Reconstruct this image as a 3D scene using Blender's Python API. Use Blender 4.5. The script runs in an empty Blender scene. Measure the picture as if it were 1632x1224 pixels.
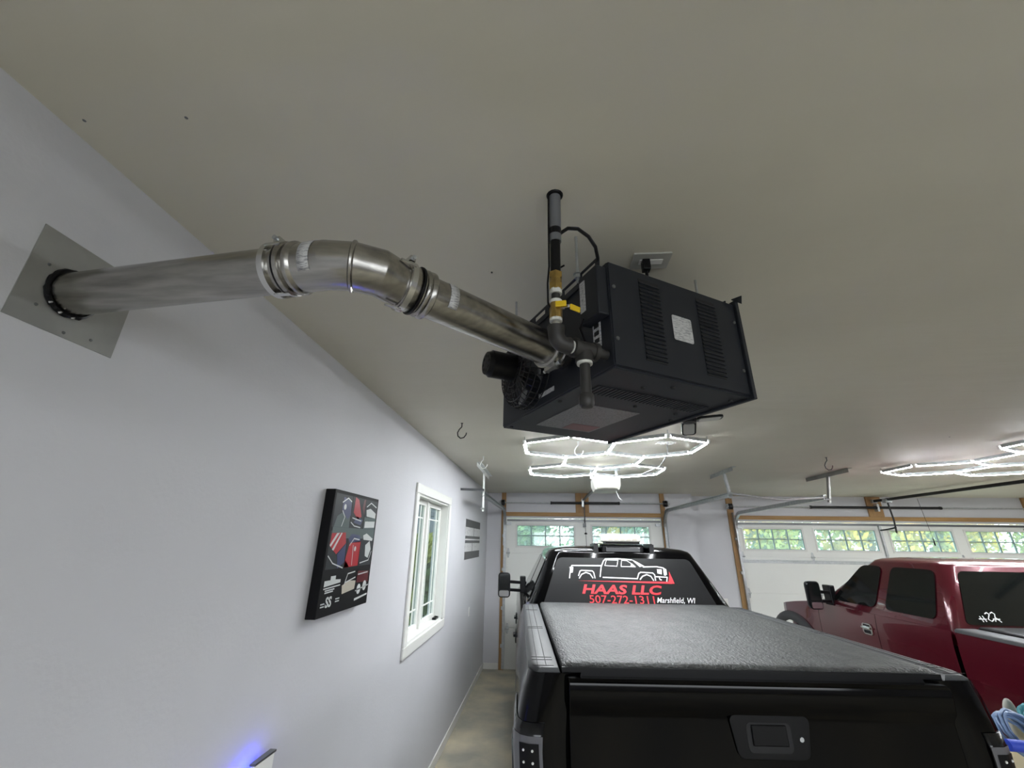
import bpy, bmesh, math, random
from mathutils import Vector, Matrix
random.seed(7)
S = bpy.context.scene
COL = S.collection
R_ = math.radians

# ------------------------------------------------------------------ camera, world, exposure
cam_d = bpy.data.cameras.new('camera'); cam = bpy.data.objects.new('camera', cam_d); COL.objects.link(cam)
cam_d.sensor_width = 36.0; cam_d.lens = 36.0 * 662.97 / 1632.0; cam_d.clip_start = 0.02; cam_d.clip_end = 200
CR = ((0.99719142, 0.01318672, 0.07372504), (0.07360283, -0.35461623, -0.93211048), (0.01385262, 0.93491895, -0.35459084))
m = Matrix(CR).to_4x4(); m.translation = (0, 0, 2.115); cam.matrix_world = m
S.camera = cam
S.view_settings.view_transform = 'Standard'; S.view_settings.look = 'None'
S.view_settings.exposure = 1.72; S.view_settings.gamma = 1.0; S.view_settings.use_curve_mapping = False
world = bpy.data.worlds.new('world'); S.world = world; world.use_nodes = True
wn = world.node_tree.nodes; wl = world.node_tree.links
bg = wn['Background']; bg.inputs['Color'].default_value = (0.90, 0.95, 1.0, 1); bg.inputs['Strength'].default_value = 2.35
LED_STRENGTH = 52.0

# ------------------------------------------------------------------ constants
H = 3.04; XW = -1.137; Y1 = 8.633; Y2 = 9.008; XJ = 2.87; XR = 10.2; YB = -3.0

# ------------------------------------------------------------------ materials
MATS = {}
def mat(name, col, rough=0.5, metal=0.0, noise=None, bump=None, coat=0.0, emit=None, spec=0.5, alpha=None, trans=0.0):
    """noise=(scale, col2, lo, hi, stretch) mixes a second colour; bump=(scale,strength,stretch)"""
    M = bpy.data.materials.new(name); M.use_nodes = True; MATS[name] = M
    N = M.node_tree.nodes; L = M.node_tree.links; b = N['Principled BSDF']
    b.inputs['Base Color'].default_value = (*col, 1); b.inputs['Roughness'].default_value = rough
    b.inputs['Metallic'].default_value = metal; b.inputs['Specular IOR Level'].default_value = spec
    b.inputs['Coat Weight'].default_value = coat; b.inputs['Coat Roughness'].default_value = 0.03
    b.inputs['Transmission Weight'].default_value = trans
    if alpha is not None: b.inputs['Alpha'].default_value = alpha
    if emit:
        b.inputs['Emission Color'].default_value = (*emit[0], 1); b.inputs['Emission Strength'].default_value = emit[1]
    def tex(scale, stretch, detail=5):
        tc = N.new('ShaderNodeTexCoord'); mp = N.new('ShaderNodeMapping'); mp.inputs['Scale'].default_value = stretch
        t = N.new('ShaderNodeTexNoise'); t.inputs['Scale'].default_value = scale; t.inputs['Detail'].default_value = detail
        L.new(tc.outputs['Object'], mp.inputs['Vector']); L.new(mp.outputs['Vector'], t.inputs['Vector']); return t
    if noise:
        sc, c2, lo, hi, st = noise
        t = tex(sc, st); r = N.new('ShaderNodeValToRGB'); r.color_ramp.elements[0].position = lo; r.color_ramp.elements[1].position = hi
        r.color_ramp.elements[0].color = (*col, 1); r.color_ramp.elements[1].color = (*c2, 1)
        L.new(t.outputs['Fac'], r.inputs['Fac']); L.new(r.outputs['Color'], b.inputs['Base Color'])
    if bump:
        sc, stg, st = bump
        t = tex(sc, st, 4); bn = N.new('ShaderNodeBump'); bn.inputs['Strength'].default_value = stg; bn.inputs['Distance'].default_value = 0.02
        L.new(t.outputs['Fac'], bn.inputs['Height']); L.new(bn.outputs['Normal'], b.inputs['Normal'])
    return M
I1 = (1, 1, 1)
mat('wall', (.56, .56, .59), .62, noise=(1.3, (.60, .60, .63), .3, .75, I1), bump=(60, .05, I1))
mat('ceiling', (.605, .575, .485), .5, noise=(.9, (.67, .64, .545), .3, .7, I1), bump=(1.6, .6, (.55, 2.2, 1)))
mat('concrete', (.34, .325, .27), .55, noise=(1.7, (.62, .55, .40), .42, .70, I1), bump=(25, .15, I1))
mat('white_trim', (.74, .74, .71), .4)
mat('door_white', (.84, .85, .82), .45, bump=(180, .05, (1, 1, .2)))
mat('muntin', (.30, .40, .40), .5)
mat('wood', (.42, .25, .10), .6, noise=(5, (.25, .13, .05), .35, .7, (1, 1, .25)), bump=(30, .1, (1, 1, .1)))
mat('wood_x', (.44, .26, .10), .6, noise=(5, (.27, .14, .05), .35, .7, (.2, 1, 2)), bump=(30, .1, (.1, 1, 1)))
mat('galv', (.52, .54, .55), .42, .85, noise=(25, (.40, .42, .43), .35, .7, I1))
mat('galv_sheet', (.36, .36, .34), .55, .55, noise=(7, (.28, .28, .27), .35, .7, I1))
mat('steel_dark', (.16, .165, .17), .4, .7)
mat('white_bracket', (.78, .80, .78), .4)
mat('stainless', (.46, .445, .415), .24, 1.0, noise=(6, (.27, .26, .245), .3, .7, (1, 9, 9)), bump=(40, .03, (1, 12, 12)))
mat('stainless_clamp', (.62, .62, .61), .2, 1.0)
mat('heater', (.0115, .0135, .019), .5, .0, spec=.35, bump=(300, .04, I1))
mat('heater_dark', (.006, .006, .007), .7)
mat('black_plastic', (.005, .005, .006), .35, spec=.2)
mat('black_metal', (.012, .012, .013), .35, .3)
mat('grey_pvc', (.13, .135, .145), .5)
mat('brass', (.50, .34, .10), .32, .9, noise=(30, (.30, .20, .07), .4, .7, I1))
mat('yellow', (.72, .48, .01), .45)
mat('iron', (.045, .043, .042), .5, .5)
mat('tape', (.62, .62, .58), .6)
mat('led', (.9, .9, .9), .5, emit=((.93, .97, 1.0), LED_STRENGTH))
mat('blue_led', (.02, .02, .5), .5, emit=((.01, .02, 1.0), 20.0))
mat('opener', (.42, .42, .385), .35)
mat('opener_lens', (.50, .49, .42), .3)
mat('white_plastic', (.80, .80, .78), .4)
mat('clear_plate', (.42, .42, .39), .3)
mat('black_paint', (.001, .001, .0013), .10, .0, spec=.2)
mat('maroon', (.095, .005, .014), .24, .25, coat=1.0)
mat('truck_glass', (.006, .007, .007), .06, spec=.5)
mat('tint_glass', (.016, .016, .017), .35, spec=.25)
mat('chrome', (.75, .76, .77), .08, 1.0)
mat('tyre', (.012, .012, .012), .8)
mat('rail_cap', (.055, .058, .062), .45, bump=(220, .15, I1))
mat('tonneau', (.024, .026, .026), .5, noise=(7, (.055, .058, .056), .35, .65, (2.2, 1, 1)), bump=(90, .55, (1, .45, 1)))
mat('lens_smoke', (.012, .012, .013), .12, spec=.3)
mat('lens_grey', (.12, .12, .13), .3)
mat('lens_red', (.25, .01, .01), .2)
mat('beacon', (.75, .72, .66), .25)
mat('mirror', (.8, .82, .82), .04, 1.0)
mat('decal_red', (.72, .035, .05), .5)
mat('decal_white', (.80, .80, .80), .5)
mat('flare_grey', (.05, .05, .055), .5)
mat('canvas_black', (.006, .006, .007), .6, spec=.15)
mat('print_grey', (.030, .034, .038), .5, spec=.2)
mat('print_teal', (.10, .13, .13), .5, spec=.2)
mat('print_red', (.42, .018, .03), .35)
mat('print_blue', (.04, .05, .13), .35)
mat('print_white', (.62, .64, .64), .35)
mat('print_cream', (.52, .48, .40), .35)
mat('print_maroon', (.10, .012, .016), .35)
mat('poster_dark', (.085, .085, .09), .6)
mat('poster_white', (.62, .62, .63), .6, noise=(26, (.42, .42, .43), .55, .62, I1))
mat('hose_blue', (.16, .24, .40), .4)
mat('noodle_blue', (.03, .07, .55), .5)
mat('rope_teal', (.04, .22, .26), .7, bump=(60, .6, I1))
mat('cloth_grey', (.42, .42, .38), .8)
mat('jug_green', (.10, .20, .15), .3)
mat('cardboard', (.50, .42, .26), .8)
mat('grass', (.10, .17, .05), .9, noise=(3, (.16, .22, .06), .3, .7, I1))
mat('drive', (.35, .35, .34), .9)
mat('leaf_green', (.14, .25, .10), .6); mat('leaf_deep', (.08, .18, .12), .6)
mat('leaf_yellow', (.62, .46, .04), .6); mat('leaf_lime', (.34, .38, .07), .6)
mat('bark', (.10, .075, .055), .9)
mat('siding', (.22, .25, .31), .6); mat('brickred', (.36, .20, .15), .8)

def label_mat(name, base, ink, sx, sz, axis):
    """a printed label: fine broken lines of illegible print"""
    M = mat(name, base, .45); N = M.node_tree.nodes; L = M.node_tree.links; b = N['Principled BSDF']
    tc = N.new('ShaderNodeTexCoord'); mp = N.new('ShaderNodeMapping'); mp.inputs['Scale'].default_value = (sx, sx, sz)
    br = N.new('ShaderNodeTexNoise'); br.inputs['Scale'].default_value = 1.0; br.inputs['Detail'].default_value = 2
    rp = N.new('ShaderNodeValToRGB'); rp.color_ramp.elements[0].position = .53; rp.color_ramp.elements[1].position = .57
    rp.color_ramp.elements[0].color = (*base, 1); rp.color_ramp.elements[1].color = (*ink, 1)
    L.new(tc.outputs['Object'], mp.inputs['Vector']); L.new(mp.outputs['Vector'], br.inputs['Vector'])
    L.new(br.outputs['Fac'], rp.inputs['Fac']); L.new(rp.outputs['Color'], b.inputs['Base Color'])
label_mat('label', (.50, .50, .50), (.26, .26, .27), 75, 520, 'x')
label_mat('label_grey', (.15, .15, .16), (.10, .10, .105), 160, 60, 'x')
def glass_mat(name, tint, rough=0.0, clear=.9, milk=0):
    M = bpy.data.materials.new(name); M.use_nodes = True; MATS[name] = M
    N = M.node_tree.nodes; L = M.node_tree.links; N.remove(N['Principled BSDF']); o = N['Material Output']
    t = N.new('ShaderNodeBsdfTransparent'); t.inputs['Color'].default_value = (*tint, 1)
    g = N.new('ShaderNodeBsdfGlossy'); g.inputs['Roughness'].default_value = .03
    mx = N.new('ShaderNodeMixShader'); mx.inputs['Fac'].default_value = 1 - clear
    L.new(t.outputs[0], mx.inputs[1]); L.new(g.outputs[0], mx.inputs[2])
    if milk:
        tl = N.new('ShaderNodeBsdfTranslucent'); tl.inputs['Color'].default_value = (.80, .95, .93, 1); m2 = N.new('ShaderNodeMixShader'); m2.inputs['Fac'].default_value = milk
        L.new(mx.outputs[0], m2.inputs[1]); L.new(tl.outputs[0], m2.inputs[2]); mx = m2
    L.new(mx.outputs[0], o.inputs['Surface'])
glass_mat('pane_glass', (.66, .75, .73), clear=.93, milk=.09)
glass_mat('clear_glass', (.48, .52, .52), clear=.90)

# ------------------------------------------------------------------ mesh helpers
class MB:
    def __init__(s): s.v = []; s.f = []
    def add(s, vs, fs):
        o = len(s.v); s.v += [tuple(v) for v in vs]; s.f += [tuple(i + o for i in f) for f in fs]; return s
    def box(s, a, b):
        (x0, y0, z0), (x1, y1, z1) = a, b
        if x0 > x1: x0, x1 = x1, x0
        if y0 > y1: y0, y1 = y1, y0
        if z0 > z1: z0, z1 = z1, z0
        return s.add([(x0,y0,z0),(x1,y0,z0),(x1,y1,z0),(x0,y1,z0),(x0,y0,z1),(x1,y0,z1),(x1,y1,z1),(x0,y1,z1)],
              [(0,3,2,1),(4,5,6,7),(0,1,5,4),(1,2,6,5),(2,3,7,6),(3,0,4,7)])
    def bar(s, p, q, w, h, up=(0, 0, 1)):
        p = Vector(p); q = Vector(q); d = (q - p).normalized(); u = Vector(up)
        x = d.cross(u)
        if x.length < 1e-4: x = d.cross(Vector((0, 1, 0)))
        x.normalize(); z = x.cross(d).normalized(); x *= w / 2; z *= h / 2
        return s.add([p-x-z, p+x-z, p+x+z, p-x+z, q-x-z, q+x-z, q+x+z, q-x+z],
              [(0,1,2,3),(7,6,5,4),(0,4,5,1),(1,5,6,2),(2,6,7,3),(3,7,4,0)])
    def tube(s, pts, r, n=12, caps=True):
        pts = [Vector(p) for p in pts]; k = len(pts); rs = r if isinstance(r, (list, tuple)) else [r] * k
        rings = []; prev = None
        for i, p in enumerate(pts):
            if i == 0: t = pts[1] - p
            elif i == k - 1: t = p - pts[-2]
            else: t = (pts[i+1] - p).normalized() + (p - pts[i-1]).normalized()
            t.normalize()
            if prev is None:
                a = Vector((0, 0, 1)) if abs(t.z) < .9 else Vector((1, 0, 0)); x = t.cross(a).normalized()
            else:
                x = (prev - t * prev.dot(t)).normalized()
            prev = x; y = t.cross(x)
            sc = 1.0
            if 0 < i < k - 1:
                c = (pts[i+1]-p).normalized().dot(t); sc = 1.0 / max(c, .6)
                bend = ((pts[i+1]-p).normalized() - (p-pts[i-1]).normalized())
                if bend.length > 1e-3: bend.normalize()
                else: bend = None
            else: bend = None
            ring = []
            for j in range(n):
                a = 2 * math.pi * j / n; o = (x * math.cos(a) + y * math.sin(a)) * rs[i]
                if bend is not None: o = o + bend * (o.dot(bend)) * (sc - 1)
                ring.append(p + o)
            rings.append(ring)
        vs = [v for ring in rings for v in ring]; fs = []
        for i in range(k - 1):
            for j in range(n):
                a = i*n+j; b = i*n+(j+1) % n; fs.append((a, b, b+n, a+n))
        if caps: fs.append(tuple(range(n-1, -1, -1))); fs.append(tuple(range((k-1)*n, k*n)))
        return s.add(vs, fs)
    def lathe(s, prof, o, d, n=24):
        """prof: list of (along, radius)"""
        o = Vector(o); d = Vector(d).normalized(); a = Vector((0, 0, 1)) if abs(d.z) < .9 else Vector((1, 0, 0))
        x = d.cross(a).normalized(); y = d.cross(x); vs = []; fs = []; k = len(prof)
        for (t, r) in prof:
            for j in range(n):
                q = 2*math.pi*j/n; vs.append(o + d*t + (x*math.cos(q)+y*math.sin(q))*r)
        for i in range(k-1):
            for j in range(n):
                p = i*n+j; b = i*n+(j+1) % n; fs.append((p, b, b+n, p+n))
        if prof[0][1] > 1e-5: fs.append(tuple(range(n-1, -1, -1)))
        if prof[-1][1] > 1e-5: fs.append(tuple(range((k-1)*n, k*n)))
        return s.add(vs, fs)
    def prism(s, poly, fr, depth):
        """poly [(u,v)] in frame fr=(o,ex,ey); extruded along n by depth"""
        o, ex, ey = (Vector(c) for c in fr); nrm = ex.cross(ey).normalized() * depth; k = len(poly)
        vs = [o + ex*u + ey*v for u, v in poly]; vs += [p + nrm for p in vs[:k]]
        fs = [tuple(range(k-1, -1, -1)), tuple(range(k, 2*k))] + [(i, (i+1) % k, (i+1) % k + k, i + k) for i in range(k)]
        return s.add(vs, fs)
    def grid(s, fn, us, vs_):
        nu = len(us); nv = len(vs_); vs = [fn(u, v) for u in us for v in vs_]
        return s.add(vs, [(i*nv+j, (i+1)*nv+j, (i+1)*nv+j+1, i*nv+j+1) for i in range(nu-1) for j in range(nv-1)])
    def loft(s, rings, cap0=True, cap1=True):
        n = len(rings[0]); vs = [p for r in rings for p in r]; fs = []
        for i in range(len(rings)-1):
            for j in range(n):
                a = i*n+j; b = i*n+(j+1) % n; fs.append((a, b, b+n, a+n))
        if cap0: fs.append(tuple(range(n-1, -1, -1)))
        if cap1: fs.append(tuple(range((len(rings)-1)*n, len(rings)*n)))
        return s.add(vs, fs)
    def mirror_x(s):
        k = len(s.v); s.v += [(-x, y, z) for x, y, z in s.v]; s.f += [tuple(i + k for i in reversed(f)) for f in s.f]; return s
    def build(s, name, material, parent=None, smooth=False, bevel=0.0, world=False, label=None, angle=40, solid=0.0):
        me = bpy.data.meshes.new(name); vs = s.v
        if world and parent is not None:
            inv = WORLD[parent.name].inverted(); vs = [tuple(inv @ Vector(v)) for v in vs]
        me.from_pydata(vs, [], s.f); me.materials.append(MATS[material])
        bm = bmesh.new(); bm.from_mesh(me); bmesh.ops.recalc_face_normals(bm, faces=bm.faces); bm.to_mesh(me); bm.free()
        if smooth:
            for p in me.polygons: p.use_smooth = True
            me.set_sharp_from_angle(angle=R_(angle))
        o = bpy.data.objects.new(name, me); COL.objects.link(o)
        if parent is not None:
            o.parent = parent; WORLD[o.name] = WORLD[parent.name]
        else: WORLD[o.name] = Matrix.Identity(4)
        if solid:
            sm = o.modifiers.new('solid', 'SOLIDIFY'); sm.thickness = solid; sm.offset = -1
        if bevel:
            bv = o.modifiers.new('bevel', 'BEVEL'); bv.width = bevel; bv.segments = 2; bv.limit_method = 'ANGLE'; bv.angle_limit = R_(35)
        if label: o['label'] = label
        return o
WORLD = {}
def thing(name, label, cat, loc=(0, 0, 0), rz=0.0, group=None, kind=None):
    o = bpy.data.objects.new(name, None); COL.objects.link(o); o.location = loc; o.rotation_euler = (0, 0, rz); o.empty_display_size = .1
    WORLD[o.name] = Matrix.Translation(loc) @ Matrix.Rotation(rz, 4, 'Z')
    return tag(o, label, cat, group, kind)
def tag(o, label=None, cat=None, group=None, kind=None):
    if label: o['label'] = label
    if cat: o['category'] = cat
    if group: o['group'] = group
    if kind: o['kind'] = kind
    return o
def struct(o, label=None): o['kind'] = 'structure'; return tag(o, label)
def put(src, parent, loc=(0, 0, 0), rot=(0, 0, 0), scale=None):
    """a copy of a part that shares its mesh"""
    c = src.copy(); COL.objects.link(c); c.parent = parent; c.location = loc; c.rotation_euler = rot
    if scale: c.scale = scale
    WORLD[c.name] = WORLD[parent.name] if parent is not None else Matrix.Identity(4)
    return c
def rrect(x0, y0, x1, y1, r, n=4):
    out = []
    for cx, cy, a0 in ((x1-r, y1-r, 0), (x0+r, y1-r, 90), (x0+r, y0+r, 180), (x1-r, y0+r, 270)):
        for i in range(n+1):
            a = R_(a0 + 90*i/n); out.append((cx + r*math.cos(a), cy + r*math.sin(a)))
    return out
def rpoly(pts, r, n=3):
    """round the corners of a polygon"""
    out = []; k = len(pts)
    for i in range(k):
        p = Vector(pts[i]); a = Vector(pts[i-1]); b = Vector(pts[(i+1) % k])
        d1 = (a-p); d2 = (b-p); rr = min(r, d1.length*.45, d2.length*.45); s = p + d1.normalized()*rr; e = p + d2.normalized()*rr
        for j in range(n+1):
            t = j/n; q = s*(1-t)**2 + p*2*t*(1-t) + e*t*t; out.append((q.x, q.y))
    return out
def text_mesh(body, size, offset=0.0, shear=0.0, sx=1.0):
    c = bpy.data.curves.new('lettering', 'FONT'); c.body = body; c.size = size; c.offset = offset; c.resolution_u = 3
    o = bpy.data.objects.new('lettering', c); COL.objects.link(o); bpy.context.view_layer.update()
    me = bpy.data.meshes.new_from_object(o); vs = [((v.co.x + shear*v.co.y)*sx, v.co.y) for v in me.vertices]; fs = [tuple(p.vertices) for p in me.polygons]
    bpy.data.objects.remove(o); bpy.data.curves.remove(c); bpy.data.meshes.remove(me)
    return vs, fs
def stroke(mb, pts, w, mapf):
    """a flat painted line of width w along 2D points, mapped by mapf(u,v,off)"""
    for (a, b) in zip(pts[:-1], pts[1:]):
        p = Vector(a); q = Vector(b); d = (q-p)
        if d.length < 1e-5: continue
        d.normalize(); nn = Vector((-d.y, d.x))*w/2; p = p - d*w*.25; q = q + d*w*.25
        mb.add([mapf(*(p-nn)), mapf(*(q-nn)), mapf(*(q+nn)), mapf(*(p+nn))], [(0, 1, 2, 3)])

# ------------------------------------------------------------------ room shell
struct(MB().box((XW-.2, YB-.2, -.2), (XR+.2, Y2+.2, 0)).build('floor', 'concrete'), 'stained bare concrete garage floor')
struct(MB().box((XW-.2, YB-.2, H), (XR+.2, Y2+.2, H+.15)).build('ceiling', 'ceiling'), 'warm grey painted drywall ceiling of the garage')
WY0, WY1, WZ0, WZ1 = 3.80, 5.07, 1.315, 2.515        # side window rough opening
mb = MB(); t = .16
mb.box((XW-t, YB, 0), (XW, WY0, H)).box((XW-t, WY1, 0), (XW, Y1+.16, H)).box((XW-t, WY0, 0), (XW, WY1, WZ0)).box((XW-t, WY0, WZ1), (XW, WY1, H))
struct(mb.build('wall_left', 'wall'), 'long pale lavender grey painted wall with the side window')
D1X0, D1X1, DZ = -.76, 2.25, 2.56
D2X0, D2X1 = 3.775, 9.15
mb = MB().box((XW, Y1, 0), (D1X0, Y1+.16, H)).box((D1X1, Y1, 0), (XJ, Y1+.16, H)).box((D1X0, Y1, DZ), (D1X1, Y1+.16, H))
mb.box((XJ-.16, Y1+.16, 0), (XJ, Y2+.16, H))
struct(mb.build('wall_front', 'wall'), 'pale grey wall around the narrow garage door')
mb = MB().box((XJ, Y2, 0), (D2X0, Y2+.16, H)).box((D2X1, Y2, 0), (XR, Y2+.16, H)).box((D2X0, Y2, DZ), (D2X1, Y2+.16, H))
struct(mb.build('wall_front_recess', 'wall'), 'set back pale grey wall around the wide garage door')
struct(MB().box((XR, YB, 0), (XR+.15, Y2+.16, H)).build('wall_right', 'wall'), 'far pale grey side wall')
struct(MB().box((XW, YB-.15, 0), (-.5, YB, H)).box((5.2, YB-.15, 0), (XR, YB, H)).box((-.5, YB-.15, 2.55), (5.2, YB, H)).box((-.5, YB-.15, 0), (5.2, YB, 1.15)).build('wall_back', 'wall'), 'pale grey rear wall with an unseen wide opening added for daylight')  # opening behind the camera is added to let in fill daylight
struct(MB().box((XW, YB, 0), (XW+.014, Y1, .095)).build('baseboard_left', 'white_trim', bevel=.004), 'white baseboard along the long wall')
struct(MB().box((XW+.014, Y1-.014, 0), (-.86, Y1, .095)).build('baseboard_front', 'white_trim', bevel=.004), 'short white baseboard beside the narrow garage door')

# timber framing round the doors
def boards(name, lab, items):
    r = thing(name, None, None, items[0][2], kind='structure'); r['label'] = lab
    for nm, mt, a, b in items: MB().box(a, b).build(nm, mt, r, world=True, bevel=.004)
boards('trim_1', 'bare wood framing boards around the narrow garage door', [
    ('post_board', 'wood', (-.85, Y1-.035, 0), (-.762, Y1, H)), ('post_board', 'wood', (2.25, Y1-.035, 0), (2.335, Y1, H)),
    ('header_board', 'wood_x', (-.762, Y1-.033, 2.594), (2.25, Y1, 2.667)),
    ('centre_board', 'wood', (.616, Y1-.036, 2.667), (.742, Y1, H)), ('centre_board', 'wood', (.748, Y1-.036, 2.667), (.875, Y1, H))])
boards('trim_2', 'bare wood framing boards around the wide garage door', [
    ('post_board', 'wood', (3.65, Y2-.035, 0), (3.772, Y2, H)), ('post_board', 'wood', (9.155, Y2-.035, 0), (9.28, Y2, H)),
    ('header_board', 'wood_x', (3.772, Y2-.033, 2.594), (9.155, Y2, 2.667)),
    ('centre_board', 'wood', (6.321, Y2-.036, 2.667), (6.591, Y2, H))])

# ------------------------------------------------------------------ garage doors
def garage_door(name, lab, x0, x1, y, wins):
    d = thing(name, None, None, ((x0+x1)/2, y+.03, 0), kind='structure'); d['label'] = lab
    yi = y + .02; hs = 2.552/4
    for k in range(3):
        z0 = k*hs; mbs = MB().box((x0+.001, yi, z0+.0003), (x1-.001, yi+.045, z0+hs-.0003)); mbs.build('section', 'door_white', d, world=True, bevel=.006)
    z0 = 3*hs; wz0, wz1 = 2.045, 2.42
    mbs = MB(); xs = [x0+.004]
    for a, b in wins: xs += [a, b]
    xs.append(x1-.004)
    mbs.box((xs[0], yi, z0+.0003), (xs[-1], yi+.045, wz0)).box((xs[0], yi, wz1), (xs[-1], yi+.045, z0+hs-.003))
    for i in range(0, len(xs), 2): mbs.box((xs[i], yi, wz0), (xs[i+1], yi+.045, wz1))
    mbs.build('window_section', 'door_white', d, world=True)
    for a, b in wins:
        # raised surround, muntin bars and eight panes
        f = MB(); w = .032
        f.box((a-w, yi-.010, wz0-w), (b+w, yi, wz0)).box((a-w, yi-.010, wz1), (b+w, yi, wz1+w)).box((a-w, yi-.010, wz0), (a, yi, wz1)).box((b, yi-.010, wz0), (b+w, yi, wz1))
        fr = f.build('window_frame', 'white_trim', d, world=True)
        pw = (b-a)/4; ph = (wz1-wz0)/2; mm = MB()
        for i in range(1, 4): mm.box((a+i*pw-.011, yi+.004, wz0), (a+i*pw+.011, yi+.026, wz1))
        mm.box((a, yi+.0045, wz0+ph-.009), (b, yi+.0255, wz0+ph+.009)); 
        e = .008
        mm.box((a, yi+.005, wz0), (a+e, yi+.025, wz1)).box((b-e, yi+.005, wz0), (b, yi+.025, wz1)).box((a, yi+.005, wz0), (b, yi+.025, wz0+e)).box((a, yi+.005, wz1-e), (b, yi+.025, wz1))
        mm.build('muntin', 'muntin', fr, world=True)
        first = None
        for i in range(4):
            for j in range(2):
                if first is None:
                    first = MB().box((a, yi+.013, wz0), (a+pw, yi+.017, wz0+ph)).build('pane', 'pane_glass', fr, world=True)
                    fr_v = first
                else:
                    put(first, fr, (i*pw, 0, j*ph))
    # strut along the top, hinges and rollers
    MB().box((x0+.02, yi-.03, 2.50), (x1-.02, yi, 2.512)).box((x0+.02, yi-.004, 2.505), (x1-.02, yi, 2.535)).build('top_strut', 'steel_dark', d, world=True)
    if x1-x0 > 4: MB().box((x0+.02, yi-.035, 1.845), (x1-.02, yi, 1.858)).box((x0+.02, yi-.006, 1.80), (x1-.02, yi, 1.85)).build('stiffening_strut', 'galv', d, world=True)
    for k in (1, 2, 3):
        z = k*hs
        for xx in ([x0+.05, x1-.05] + ([(x0+x1)/2] if x1-x0 < 4 else [x0+1.34, (x0+x1)/2, x1-1.34])):
            h = MB().prism([(-.03, 0), (-.012, .085), (.012, .085), (.03, 0), (.012, -.085), (-.012, -.085)], ((xx, yi, z), (1, 0, 0), (0, 0, 1)), .006)
            h.tube([(xx-.035, yi-.014, z), (xx+.035, yi-.014, z)], .011, 8)
            h.build('hinge', 'galv', d, world=True)
    for xx in (x0+.07, x1-.07):
        MB().box((xx-.05, yi-.05, 2.43), (xx+.04, yi, 2.475)).build('roller_bracket', 'galv', d, world=True)
    return d
dl = garage_door('door_1', 'narrow white sectional garage door with two gridded windows', D1X0, D1X1, Y1, [(-.54, .57), (.92, 2.0)])
dr = garage_door('door_2', 'wide white sectional garage door with four gridded windows', D2X0, D2X1, Y2,
            [(3.905, 5.01), (5.25, 6.36), (6.63, 7.745), (7.99, 9.05)])
# pull-down lock and vertical rail on the wide door's middle
MB().box((6.44, Y2-.02, 1.95), (6.475, Y2+.02, 2.50)).build('centre_stile', 'galv', dr, world=True)

# torsion bars with springs
def torsion(name, lab, x0, x1, y, z, springs, xc, sag=0):
    o = thing(name, lab, 'torsion spring', ((x0+x1)/2, y+.07, z-.1), group=None)
    MB().tube([(x0, y, z), (x1, y, z)], .013, 10).build('shaft', 'galv', o, smooth=True, world=True)
    for i, (a, b) in enumerate(springs):
        n = int(abs(b-a)/.02); pr = []
        for k in range(n*2+1): pr.append((k*.01*abs(b-a)/(n*.02), .026 if k % 2 else .0215))
        MB().lathe([(0, .03), (.03, .03)] + [(t+.03, r) for t, r in pr[:-6]] + [(abs(b-a)-.03, .03), (abs(b-a), .03)], (min(a, b), y, z), (1, 0, 0), 12).build('spring', 'black_metal', o, smooth=True, world=True, angle=60)
    MB().box((xc-.02, y-.02, z-.07), (xc+.02, y+.072, z+.07)).build('centre_bracket', 'galv', o, world=True)
    for xx in (x0+.09, x1-.09):
        MB().lathe([(-.035, .03), (-.03, .055), (.03, .06), (.035, .03)], (xx, y, z), (1, 0, 0), 16).build('cable_drum', 'black_metal', o, smooth=True, world=True)
        MB().box((xx-.055 if xx < xc else xx+.05, y-.03, z-.05), (xx-.05 if xx < xc else xx+.055, y+.0722, z+.05)).build('end_bracket', 'galv', o, world=True)
    return o
torsion('torsion_bar', 'torsion bar with two dark springs above the narrow garage door', -.90, 2.41, Y1-.11, 2.842, [(.12, .73), (.77, 1.46)], .75)
torsion('torsion_bar', 'torsion bar with long black springs above the wide garage door', 3.60, 9.3, Y2-.11, 2.832, [(5.20, 6.43), (6.47, 7.60)], 6.45)

# door tracks
def track(name, lab, x, ydoor, yend, zh, inward, sway=0.0):
    """vertical channel on the post, curve, and horizontal channel towards the room; inward = +1 if the door lies to +x"""
    o = thing(name, lab, 'door track', (x, ydoor, 0)); r = .34; yv = ydoor-.055
    path = [(x, yv, .03), (x, yv, zh-r)]
    for i in range(1, 9):
        a = R_(90*i/8); path.append((x, yv - r + r*math.cos(a), zh - r + r*math.sin(a)))
    path.append((x+sway, yend, zh+.02))
    def chan(ps):
        mb = MB()
        for a, b in zip(ps[:-1], ps[1:]):
            d = (Vector(b)-Vector(a)).normalized(); up = Vector((1, 0, 0)); n = d.cross(up).normalized()
            a_ = Vector(a) - d*.004; b_ = Vector(b) + d*.004
            mb.bar(a_ - up*.022*inward, b_ - up*.022*inward, .058, .004, up=(1, 0, 0))
            for sgn in (-1, 1): mb.bar(a_ + n*.027*sgn, b_ + n*.027*sgn, .004, .044, up=(1, 0, 0))
        return mb
    chan(path[:2]).build('vertical_rail', 'galv', o, world=True)
    chan(path[1:-1]).build('curved_rail', 'galv', o, world=True)
    chan(path[-2:]).build('horizontal_rail', 'galv', o, world=True)
    for z in (.35, .95, 1.6, 2.2): MB().box((x-.03*inward-.018, ydoor-.09, z), (x-.03*inward+.018, ydoor-.034, z+.05)).build('bracket', 'galv', o, world=True)
    MB().box((x-.028*inward-.003, ydoor-.13, 2.05), (x-.028*inward+.003, ydoor-.0345, 2.72)).build('flag_angle', 'galv', o, world=True)
    return o
track('door_track', 'galvanized track of the narrow door nearest the long wall', -.772, Y1, 5.75, 2.70, 1, -.058)
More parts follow.
